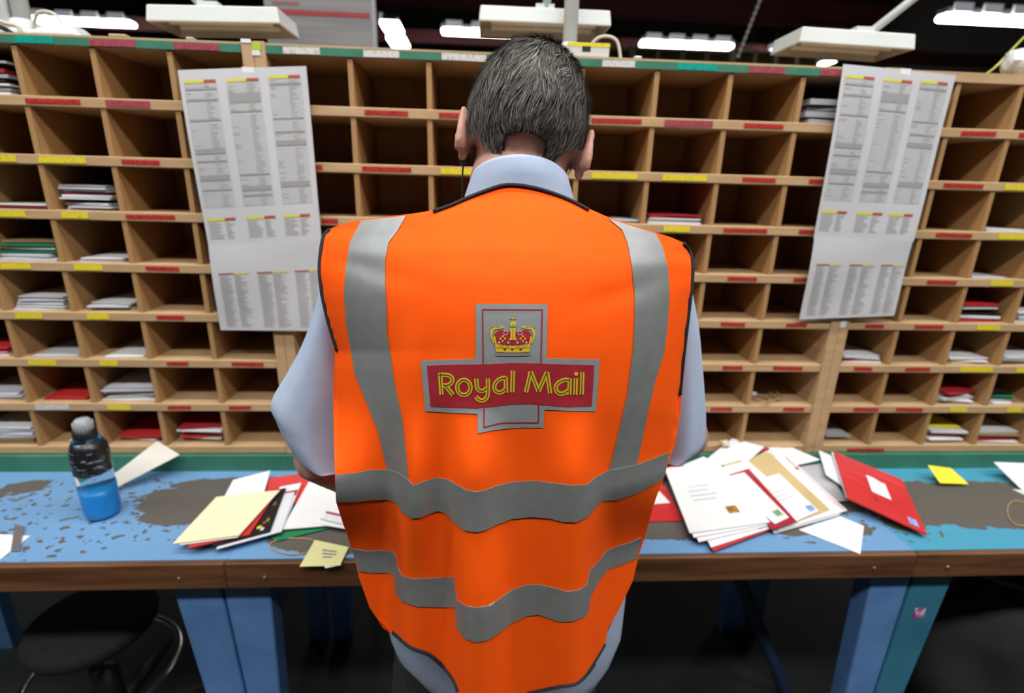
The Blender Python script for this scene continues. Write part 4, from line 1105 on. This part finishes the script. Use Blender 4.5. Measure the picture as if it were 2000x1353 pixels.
def sleeve(LR, Y, b0):
    rings = []
    LR2 = list(zip(catmull([l for l, _ in LR], 4), catmull([r_ for _, r_ in LR], 4)))
    for q, (l, r_) in enumerate(LR2):
        A, B_ = PY(*l, Y), PY(*r_, Y); c = (A + B_) / 2; u = (A - B_) / 2
        t = q / (len(LR2) - 1)
        ring = []
        for k in range(40):
            a = 2*pi*k/40
            rip = 1 + (.030 * sin(5*a + 3*t) + .022 * sin(9*a - 5*t + 1)) * sstep(.1, .8, t) * max(0, -sin(a)) ** .5
            ring.append(c + (u * cos(a) + Vector((0, b0 * sstep(-.04, .16, t) * sin(a), 0))) * rip - MO)
        rings.append(ring)
    o = MB().loft(rings).build('sleeve', SHIRT, shirt, True)
    o.modifiers.new('thick', 'SOLIDIFY').thickness = .0018
    return o
sleeve([((690,476),(704,472)),((662,488),(718,462)),((640,520),(720,490)),((622,590),(710,560)),((606,640),(700,620)),((586,685),(700,690)),((560,732),(700,760)),((534,780),(700,830)),((545,812),(700,862)),((556,836),(700,880)),((584,878),(700,892)),((600,888),(700,896))], .742, .055)
sleeve([((1268,486),(1284,490)),((1262,480),(1316,505)),((1266,520),(1338,540)),((1270,580),(1349,585)),((1270,640),(1359,640)),((1270,700),(1365,700)),((1270,780),(1372,780)),((1270,840),(1373,835)),((1270,872),(1366,855)),((1270,884),(1340,874))], .752, .05)
# collar: a folded band standing round the neck
def crv(cx, cy, z0, rx, ry, tilt, n=48): return [Vector((cx + rx*cos(2*pi*k/n), cy + ry*sin(2*pi*k/n), z0 - tilt*(sin(2*pi*k/n)+1)/2)) - MO for k in range(n)]
cbx = PY(1017, 380, .70)
collar = MB().loft([crv(cbx.x - .002, .738, 1.532, .0600, .0655, .060), crv(cbx.x - .002, .738, 1.5375, .0630, .0690, .060), crv(cbx.x, .738, 1.534, .0660, .0720, .060),
                    crv(cbx.x, .738, 1.515, .0730, .0735, .062), crv(cbx.x + .001, .738, 1.490, .0800, .0740, .064), crv(cbx.x + .001, .738, 1.465, .086, .075, .064)]).build('collar', SHIRT, shirt, True)
collar.modifiers.new('thick', 'SOLIDIFY').thickness = .0012
# ---- trousers and shoes
bm = bmesh.new()
ball(bm, (.03, .765, .88), (.150, .082, .14))
for hip, fx in ((hipL, -.10), (hipR, .16)):
    spheres(bm, [((hip.x, .768, .84), .082), (Vector((fx, .76, .50)), .078), (Vector((fx, .745, .25)), .070), (Vector((fx, .74, .085)), .066)], 2)
remeshed('trousers', bm, .012, TROUSER, man, 4)
for fx in (-.10, .16):
    rr = []
    for t, w, h in ((-.10, .020, .03), (-.09, .034, .055), (-.04, .040, .075), (.02, .042, .075), (.08, .044, .058), (.13, .042, .046), (.17, .030, .036), (.185, .010, .022)):
        rr.append([Vector((fx + w*cos(2*pi*k/20), .745 + t, max(.001, h*.5 + h*.5*sin(2*pi*k/20)))) - MO for k in range(20)])
    MB().loft(rr, cap=True).build('shoe', mat('black_leather', (.012, .012, .012), .35), man, True)
# ---- earphone lead
eb = hp(-.078, .010, -.052)
MB().tube([eb - MO, PY(905, 318, .76) - MO, PY(903, 345, .755) - MO, PY(903, 380, .75) - MO, PY(904, 415, .76) - MO], .0011, 6).build('earphone_lead', BLACK, man, True)
bmq = bmesh.new(); ball(bmq, eb - MO, (.005, .006, .008)); me = bpy.data.meshes.new('earphone'); bmq.to_mesh(me); bmq.free(); me.materials.append(BLACK); link('earphone', me, man)

# ------------------------------------------------------------------ task lamps on the racks
HOODIN = mat('hood_reflector', (.42, .40, .36), .6, (.36, .34, .30), scale=10)
ZRT = ZT + RAIL / 2                      # rack top
def hood(par, near, far_y, drop, tilt=0):
    """inverted tray: near bottom edge pixels, far edge distance"""
    Yn = near[2]
    A, B_ = PY(*near[0], Yn), PY(*near[1], Yn)
    z = (A.z + B_.z) / 2; x0, x1 = A.x, B_.x; dz = (B_.z - A.z)
    o = Vector(par.location); mb = MB()
    def q(x, y, zz): return Vector((x, y, zz + dz * ((x - x0) / (x1 - x0) - .5))) - o
    e = .004; h = drop
    t = [q(x0, Yn, z), q(x1, Yn, z), q(x1, far_y, z), q(x0, far_y, z)]
    ins = .012
    u = [q(x0 + .004, Yn + .004, z + h), q(x1 - .004, Yn + .004, z + h), q(x1 - .004, far_y - .004, z + h), q(x0 + .004, far_y - .004, z + h)]
    i0 = [q(x0 + e, Yn + e, z), q(x1 - e, Yn + e, z), q(x1 - e, far_y - e, z), q(x0 + e, far_y - e, z)]
    i1 = [q(x0 + ins, Yn + ins, z + h * .55), q(x1 - ins, Yn + ins, z + h * .55), q(x1 - ins, far_y - ins, z + h * .55), q(x0 + ins, far_y - ins, z + h * .55)]
    vs = t + u + i0 + i1
    fs = [(0,1,5,4),(1,2,6,5),(2,3,7,6),(3,0,4,7),(4,5,6,7),(0,1,9,8),(1,2,10,9),(2,3,11,10),(3,0,8,11)]
    ho = mb.add(vs, fs).build('hood', WHITEPAINT, par)
    bevel(ho, .003, 2)
    MB().add([*i0, *i1], [(0,1,5,4),(1,2,6,5),(2,3,7,6),(3,0,4,7),(4,5,6,7)]).build('reflector', HOODIN, ho)
    for f in (.33, .67):
        y = Yn + (far_y - Yn) * f
        MB().tube([q(x0 + .03, y, z + h * .38), q(x1 - .03, y, z + h * .38)], .008, 8).build('tube', mat('unlit_tube', (.62, .62, .60), .3), ho, True)
    return Vector(((x0 + x1) / 2, (Yn + far_y) / 2, z + h)), (x0, x1, Yn, far_y, z, h)
def lamp(label, near, far_y, drop, pole, arm_px, base_px=None, pole_r=.014, top=2.35, twin=0, grp='white task lamps clamped on the racks'):
    px_, Yp = pole
    pb = PY(px_[0], px_[1], Yp); foot = Vector((pb.x, Yp, ZRT))
    r = thing('task_lamp', label, 'lamp', foot, grp)
    o = Vector(r.location)
    c, dims = hood(r, near, far_y, drop)
    ptop = Vector((foot.x, Yp, top))
    MB().tube([foot - o, ptop - o], pole_r, 16).build('pole', WHITEPAINT, r, True)
    if twin: MB().tube([Vector((twin, -.004, .0)), Vector((twin, -.004, top - ZRT - .3))], pole_r, 16).build('pole', WHITEPAINT, r, True)
    bs = MB().box((-.055, -.05, .0004), (.055, .05, .022)).build('clamp_base', WHITEPAINT, r); bevel(bs, .006, 3)
    MB().lathe([(pole_r + .010, .022), (pole_r + .009, .045), (pole_r + .001, .05), (pole_r + .001, .022)], n=20, cap=False).build('clamp_collar', WHITEPAINT, r, True)
    a0 = PY(*arm_px, dims[2] + .03); a0.z = max(a0.z, dims[4] + dims[5] * .6)
    MB().tube([a0 - o, ptop - o], .0095, 12).build('arm', WHITEPAINT, r, True)
    MB().lathe([(0, -.016), (.014, -.016), (.017, -.008), (.017, .008), (.014, .016), (0, .016)], n=14, cap=False).build('joint', WHITEPAINT, r, True).location = ptop - o
    br = MB().box((-.022, -.012, -.004), (.022, .012, .010)).build('hood_bracket', WHITEPAINT, r); br.location = Vector((a0.x, a0.y, dims[4] + dims[5] + .002)) - o
    k = Vector((foot.x + .03, Yp - .02, ZRT + .02))
    pts = [k - o, k - o + Vector((.03, -.015, .035)), k - o + Vector((.07, -.02, .03)), k - o + Vector((.085, -.02, -.0175))]
    MB().tube([Vector(p) for p in catmull([tuple(p) for p in pts], 6)], .0035, 8).build('flex', mat('cream_flex', (.55, .52, .45), .5), r, True)
    return r
lamp('white task lamp whose hood hangs above the left rack near the notice board', ((284,41), (546,46), 1.34), 1.475, .034, ((52,72), 1.36), (412,32), pole_r=.0165, top=2.30, twin=-.036)
lamp('white task lamp on a pole directly behind the bowed head', ((935,40), (1194,51), 1.40), 1.545, .034, ((1112,100), 1.36), (1063,40), pole_r=.0165, top=2.30)
lamp('white task lamp with its hood above the right address list', ((1562,82), (1788,97), 1.34), 1.475, .034, ((2030,150), 1.36), (1680,84), pole_r=.013, top=2.25)
# ballast boxes and small clutter on the rack tops
def box_thing(name, label, cat, a, c, M, parts=()):
    o0 = Vector(((a[0]+c[0])/2, (a[1]+c[1])/2, a[2]))
    r = MB().box(Vector(a) - o0, Vector(c) - o0).build(name, M); r.location = o0; bevel(r, .003, 2)
    r['label'] = label; r['category'] = cat
    for nm_, pa, pc, pm in parts: MB().box(Vector(pa) - o0, Vector(pc) - o0).build(nm_, pm, r)
    return r
p0 = PY(1125, 104, 1.27); p1 = PY(1190, 88, 1.27)
box_thing('lamp_ballast', 'grey ballast box with yellow warning strip on the rack behind the head', 'ballast box', (p0.x - .02, 1.262, ZRT + .0004), (p1.x, 1.31, ZRT + .030), mat('pale_grey_metal', (.55, .55, .54), .45),
          [('warning_strip', (p0.x - .02, 1.2615, ZRT + .021), (p1.x, 1.2622, ZRT + .029), TAPE_YEL), ('socket', (p0.x + .012, 1.261, ZRT + .012), (p0.x + .030, 1.2622, ZRT + .022), BLACK)])
p0 = PY(30, 76, 1.27); p1 = PY(160, 56, 1.27)
def wedge(name, label, cat, x0, x1, y0, y1, h, M):
    o0 = Vector(((x0+x1)/2, (y0+y1)/2, ZRT + .0004)); w = (x1-x0)/2; d = (y1-y0)/2
    q0 = [(-w,-d,0),(w,-d,0),(w,d,0),(-w,d,0)]; q1 = [(-w*.2,-d*.7,h),(w*.55,-d*.7,h),(w*.55,d*.7,h),(-w*.2,d*.7,h)]
    r = MB().hexa(q0, q1).build(name, M); r.location = o0; bevel(r, .006, 3); r['label'] = label; r['category'] = cat
    return r
wedge('lamp_foot', 'sloping white lamp foot on top of the left rack', 'wedge', p0.x + .02, p1.x, 1.262, 1.33, .026, WHITEPAINT)  # foot of the left lamp poles, built as a separate wedge-shaped block
q_ = PY(1990, 150, 1.30)
crumple('white_cloth', 'white crumpled cloth on top of the right rack', 'cloth', (q_.x, 1.31, ZRT + .0004), .035, WHITEPAINT, 4)
def cable(label, pts, r, M, name='cable'):
    P = [Vector(p) for p in pts]; o0 = P[0].copy()
    o = MB().tube([Vector(p) - o0 for p in catmull([tuple(p) for p in P], 8)], r, 8).build(name, M, None, True); o.location = o0
    o['label'] = label; o['category'] = 'cable'
    return o
cable('yellow and green cable rising from the top of the right rack', [PY(1915,152,1.33), PY(1945,130,1.36), PY(1985,88,1.40), PY(2040,30,1.45), PY(2080,-30,1.5)], .0028, mat('yellow_green_cable', (.45, .45, .08), .5))
cable('black cable loop on top of the left rack by the lamp poles', [PY(-40,60,1.29), PY(-5,52,1.29), PY(18,62,1.28), PY(34,74,1.275)], .005, BLACK)
cable('cream cable loop beside the lamp poles on the left rack', [PY(-30,30,1.27), PY(10,45,1.27), PY(35,52,1.27), PY(42,70,1.272)], .004, mat('cream_flex', (.55, .52, .45), .5))
for px_, lab in (((232, 72), 'small wood offcut on top of the left rack'), ((372, 74), 'small grey clip on top of the left rack'), ((1246, 108), 'small white knob on top of the middle rack')):
    P = PY(*px_, 1.262)
    box_thing('offcut' if 'wood' in lab else 'clip' if 'clip' in lab else 'knob', lab, 'offcut' if 'wood' in lab else 'clip' if 'clip' in lab else 'knob', (P.x - (.018 if 'wood' in lab else .008), 1.256, ZRT + .0004), (P.x + (.018 if 'wood' in lab else .008), 1.275, ZRT + .007),
              WOOD if 'wood' in lab else GREYP if 'clip' in lab else WHITEPAINT)
# tags on the left post
for a, c, M, lab in (((470,83),(489,76),PAPER,'white sticker folded over the top of the left post'), ((492,97),(508,84),mat('lime_sticker', (.35,.55,.03), .5),'lime green sticker on the left post'), ((492,108),(507,98),PAPER2,'pale sticker under the lime green one on the left post'), ((1640,640),(1655,626),PAPER2,'small pale sticker on the right post under the address list')):
    A, B_ = PY(*a, RY - .006), PY(*c, RY - .006)
    box_thing('sticker', lab, 'sticker', (A.x, RY - .0052, A.z), (B_.x, RY - .0044, B_.z), M)
A, B_ = PY(1783, 1207, BF + .033), PY(1810, 1188, BF + .033)
box_thing('sticker', 'torn purple and white sticker on the teal bench leg', 'sticker', (A.x, BF + .0335, A.z), (B_.x, BF + .0347, B_.z), mat('purple_sticker', (.45, .04, .32), .5, (.7, .7, .7), scale=60, mix=(.45, .55)))

# ------------------------------------------------------------------ hall lights and things beyond the racks
TUBE_ON = emit('lit_diffuser', (1, .98, .95), 26)
LOUV_GLOW = emit('glowing_louvre', (.62, .62, .68), .35)  # weak glow put into the louvre panels, standing in for reflected lamplight
def luminaire(label, C_, length, along_x=True, w=.18, tilt=0, hang=True):
    r = thing('fluorescent_light', label, 'ceiling light', C_, 'fluorescent lights hanging in the hall')
    h = .055; L = length / 2; W = w / 2
    bx = (lambda a, c: MB().box(a, c)) if along_x else (lambda a, c: MB().box((a[1], a[0], a[2]), (c[1], c[0], c[2])))
    bevel(bx((-L, -W, -h), (L, W, 0)).build('diffuser', TUBE_ON, r), .03, 3)
    bx((-L, -W * .8, .001), (L, W * .8, .05)).build('housing', mat('luminaire_housing', (.25, .25, .26), .5), r)
    n = max(3, int(length / .28))
    for i in range(n):
        x = -L + length * (i + .18) / n
        bx((x, -W - .004, .004), (x + length / n * .62, -W * .8 - .001, .085)).build('louvre_panel', LOUV_GLOW, r)
    if hang:
        for s in (-1, 1):
            a = (s * L * .7, 0, .05); c = (s * L * .7, 0, ZC - C_[2] - .001)
            if not along_x: a, c = (a[1], a[0], a[2]), (c[1], c[0], c[2])
            MB().tube([a, c], .006, 6).build('suspension_wire', BLACK, r)
    r.rotation_euler = (0, 0, tilt)
    return r
luminaire('bright fluorescent light at the upper left beside the lamp poles', PY(160, 39, 8.5), 1.36)
luminaire('bright fluorescent light hanging just behind the top of the head', PY(962, 61, 8.0), 1.36)
luminaire('bright fluorescent light left of the hanging chain', PY(1341, 84, 8.2), 1.32)
luminaire('large bright fluorescent light cut by the right edge', PY(1980, 35, 5.6), 1.5, w=.16)
luminaire('fluorescent light seen end-on under the chain, leaning right', PY(1487, 111, 9.5), 1.2, False, .16)
luminaire('fluorescent light seen end-on beside the notice board', PY(766, 49, 7.6), .42, False, .24)
luminaire('further fluorescent light seen end-on beside the notice board, touching the rack', PY(778, 78, 8.5), .5, False, .26)
luminaire('small fluorescent light seen end-on under the one left of the chain', PY(1360, 106, 11.0), .8, False, .36)
luminaire('tiny distant fluorescent light left of the right address list', PY(1612, 121, 12.0), .8, False, .15)
for i, (x, y, z) in enumerate(TUBE_ROWS):
    r = thing('aisle_light', 'fluorescent light fitting over the %s, %s row' % (('left', 'middle', 'right')[i % 3], ('aisle', 'bench')[i // 3]), 'ceiling light', (x, y, z), 'fluorescent lights over the aisle')
    MB().box((-1.25, -.16, .0), (1.25, .16, .08)).build('housing', mat('luminaire_housing', (.25, .25, .26), .5), r)
    for s in (-1, 1): MB().tube([(s * .9, 0, .08), (s * .9, 0, ZC - z - .001)], .006, 6).build('suspension_wire', BLACK, r)
# chain
cpt = [PY(1492, -20, 3.0), PY(1441, 112, 3.0)]
ch = thing('hanging_chain', 'grey steel chain hanging down behind the middle rack', 'chain', cpt[0])
nl = 22; dv = (cpt[1] - cpt[0]); L_ = dv.length / nl; ax = dv.normalized(); sd = ax.cross(Vector((0, 1, 0))).normalized(); fwd = ax.cross(sd)
CHM = mat('dull_chain_steel', (.35, .34, .31), .45, metal=.7)
for i in range(nl):
    c = ax * (i + .5) * L_; u = (sd if i % 2 else fwd)
    MB().tube([c + ax * (L_ * .62 * cos(a)) + u * (L_ * .33 * sin(a)) for a in [2*pi*k/12 for k in range(12)]], .0035, 6, closed=True).build('link', CHM, ch, True)
MB().tube([Vector((0, 0, 0)), Vector((-ax * 1.2).to_tuple())], .004, 6).build('upper_cord', CHM, ch)
# notice board standing behind the left rack
A, B_ = PY(512, -30, 2.3), PY(731, 90, 2.3)
nb = thing('notice_board', 'grey white notice board with a red bar behind the racks', 'notice board', ((A.x + B_.x) / 2, 2.3, 0))
o = Vector(nb.location)
MB().box(Vector((A.x, 2.3, B_.z - .12)) - o, Vector((B_.x, 2.315, A.z)) - o).build('board', mat('grey_white_board', (.26, .25, .25), .5, (.19, .185, .19), scale=30, stretch=(.05, 1, 1.3), detail=1), nb)
z1, z0 = PY(620, 21, 2.298).z, PY(620, 31, 2.298).z
MB().box(Vector((A.x + .03, 2.298, z0)) - o, Vector((B_.x - .012, 2.2995, z1)) - o).build('red_bar', mat('red_bar_print', (.32, .03, .035), .5), nb)
MB().box(Vector((A.x + .03, 2.298, PY(560, 9, 2.298).z)) - o, Vector((A.x + .13, 2.2995, PY(560, 2, 2.298).z)) - o).build('heading_print', mat('faded_red_print', (.26, .12, .12), .5), nb)
MB().box(Vector((B_.x - .004, 2.296, B_.z - .12)) - o, Vector((B_.x + .010, 2.318, A.z)) - o).build('board_edge', mat('board_edge_grey', (.32, .33, .36), .5), nb)
for x in (A.x + .03, B_.x - .05): MB().box(Vector((x, 2.302, .0)) - o, Vector((x + .03, 2.314, B_.z - .12)) - o).build('leg', STEEL, nb)
# far racks, dim beige bays beyond the aisle
FARM = mat('far_beige_panel', (.42, .35, .22), .8, (.36, .30, .18), scale=6)
fi = 0
for (xa, xb, y, zt, lab) in ((PY(1000,100,7).x, PY(1235,100,7).x, 7.0, PY(1150,88,7).z, 'dim beige far rack seen behind the head'), (PY(1238,100,7.2).x, PY(1430,100,7.2).x, 7.2, PY(1300,93,7.2).z, 'dim beige far rack below the light left of the chain'),
                             (PY(1436,100,7.4).x, PY(1600,100,7.4).x, 7.4, PY(1550,100,7.4).z, 'dim beige far rack right of the chain')):
    r = thing('far_rack', lab, 'rack', ((xa + xb) / 2, y, 0), 'dim racks across the hall')
    w = (xb - xa) / 2
    MB().box((-w, .3, 0), (w, .34, zt)).build('back_panel', FARM, r)
    for x in (-w, -w * .5, 0, w * .5, w): MB().box((x - .02, 0, 0), (x + .02, .3, zt)).build('upright', FARM, r)
    for k in range(6): MB().box((-w, .0, zt - .03 - k * .4), (w, .3, zt - k * .4)).build('shelf', FARM, r)
# ------------------------------------------------------------------ under the benches
def stool(label, x, y, zs, r_, rz, bar):
    s = thing('swivel_stool', label, 'stool', (x, y, 0), 'swivel stools under the benches', rz)
    MB().lathe([(0, zs - .055), (r_ * .8, zs - .052), (r_ * .97, zs - .036), (r_, zs - .018), (r_ * .95, zs - .004), (r_ * .75, zs), (0, zs + .002)], n=40, cap=False).build('seat', BLACKCLOTH, s, True)
    MB().tube([(0, 0, .30), (0, 0, zs - .07)], .017, 16).build('gas_column', STEEL, s, True)
    MB().tube([(0, 0, .09), (0, 0, zs - .16)], .032, 16).build('column_cover', BLACK, s, True)
    MB().tube([(.02, 0, zs - .09), (bar[0], bar[1], zs - .085)], .008, 10).build('support_bar', STEEL, s, True)
    for k in range(5):
        a = 2 * pi * k / 5 + .4
        MB().tube([(.02 * cos(a), .02 * sin(a), .11), (.27 * cos(a), .27 * sin(a), .065)], [.024, .016], 10).build('base_arm', BLACK, s, True)
        MB().lathe([(0, -.012), (.024, -.012), (.026, 0), (.024, .012), (0, .012)], n=16, cap=False).build('castor', BLACK, s, True)
        c_ = s.children[-1]; c_.location = (.27 * cos(a), .27 * sin(a), .027); c_.rotation_euler = (pi / 2, 0, a)
    ring = [(.17 * cos(2*pi*k/40), .17 * sin(2*pi*k/40), .26) for k in range(40)]
    MB().tube(ring, .009, 8, closed=True).build('foot_ring', STEEL, s, True)
    return s
ps = PY(178, 1203, 1.12)
stool('black upholstered swivel stool pushed under the left bench', ps.x, 1.12, ps.z, .142, 0, (.34, .02))
ps2 = PY(1060, 1205, 1.20)
stool('swivel stool under the middle bench, mostly hidden by the person', ps2.x, 1.34, ps2.z + .0, .16, 0, (.33, -.08))
# grey mail sack slumped under the right bench
def sack():
    c = PY(1945, 1270, 1.12); rx, ry, hz = .23, .17, .56
    vs, fs = [], []; n, k = 40, 22
    for j in range(k + 1):
        t = j / k; z = hz * t
        prof = (.72 + .5 * sin(pi * min(1, t * 1.15)) ** .8) * (1 if t < .78 else 1 - .55 * ((t - .78) / .22) ** 2)
        for i in range(n):
            a = 2 * pi * i / n
            f = 1 + .13 * noise.noise(Vector((cos(a) * 1.6, sin(a) * 1.6, t * 3))) + .07 * sin(7 * a + 4 * t) * t
            vs.append((rx * prof * f * cos(a), ry * prof * f * sin(a), z + .03 * noise.noise(Vector((cos(a) * 2, sin(a) * 2, 5))) * t))
    for j in range(k):
        for i in range(n): fs.append((j*n+i, j*n+(i+1)%n, (j+1)*n+(i+1)%n, (j+1)*n+i))
    fs.append(tuple(range(n))[::-1]); fs.append(tuple(k*n+i for i in range(n)))
    r = thing('mail_sack', 'dark grey mail sack slumped under the turquoise bench', 'sack', (c.x + .02, 1.17, 0))
    MB().add(vs, fs).build('sack_cloth', mat('dark_grey_sacking', (.026, .029, .028), .85, (.018, .020, .019), scale=12, bump=.3, bscale=80), r, True)
    MB().tube([(rx * .75 * cos(2*pi*i/24), ry * .75 * sin(2*pi*i/24), hz * .93) for i in range(24)], .006, 6, closed=True).build('draw_cord', mat('grey_cord', (.12, .12, .12), .7), r, True)
sack()
A = PZ(1398, 1215, .004); B_ = PZ(1448, 1262, .004)
o = MB().tube([Vector((0, 0, 0)), (B_ - A) * .5 + Vector((.01, 0, 0)), B_ - A], .004, 6, flat=.5).build('plastic_strap', REDDEEP); o.location = A
o['label'] = 'short dark red plastic strap lying on the floor'; o['category'] = 'strap'
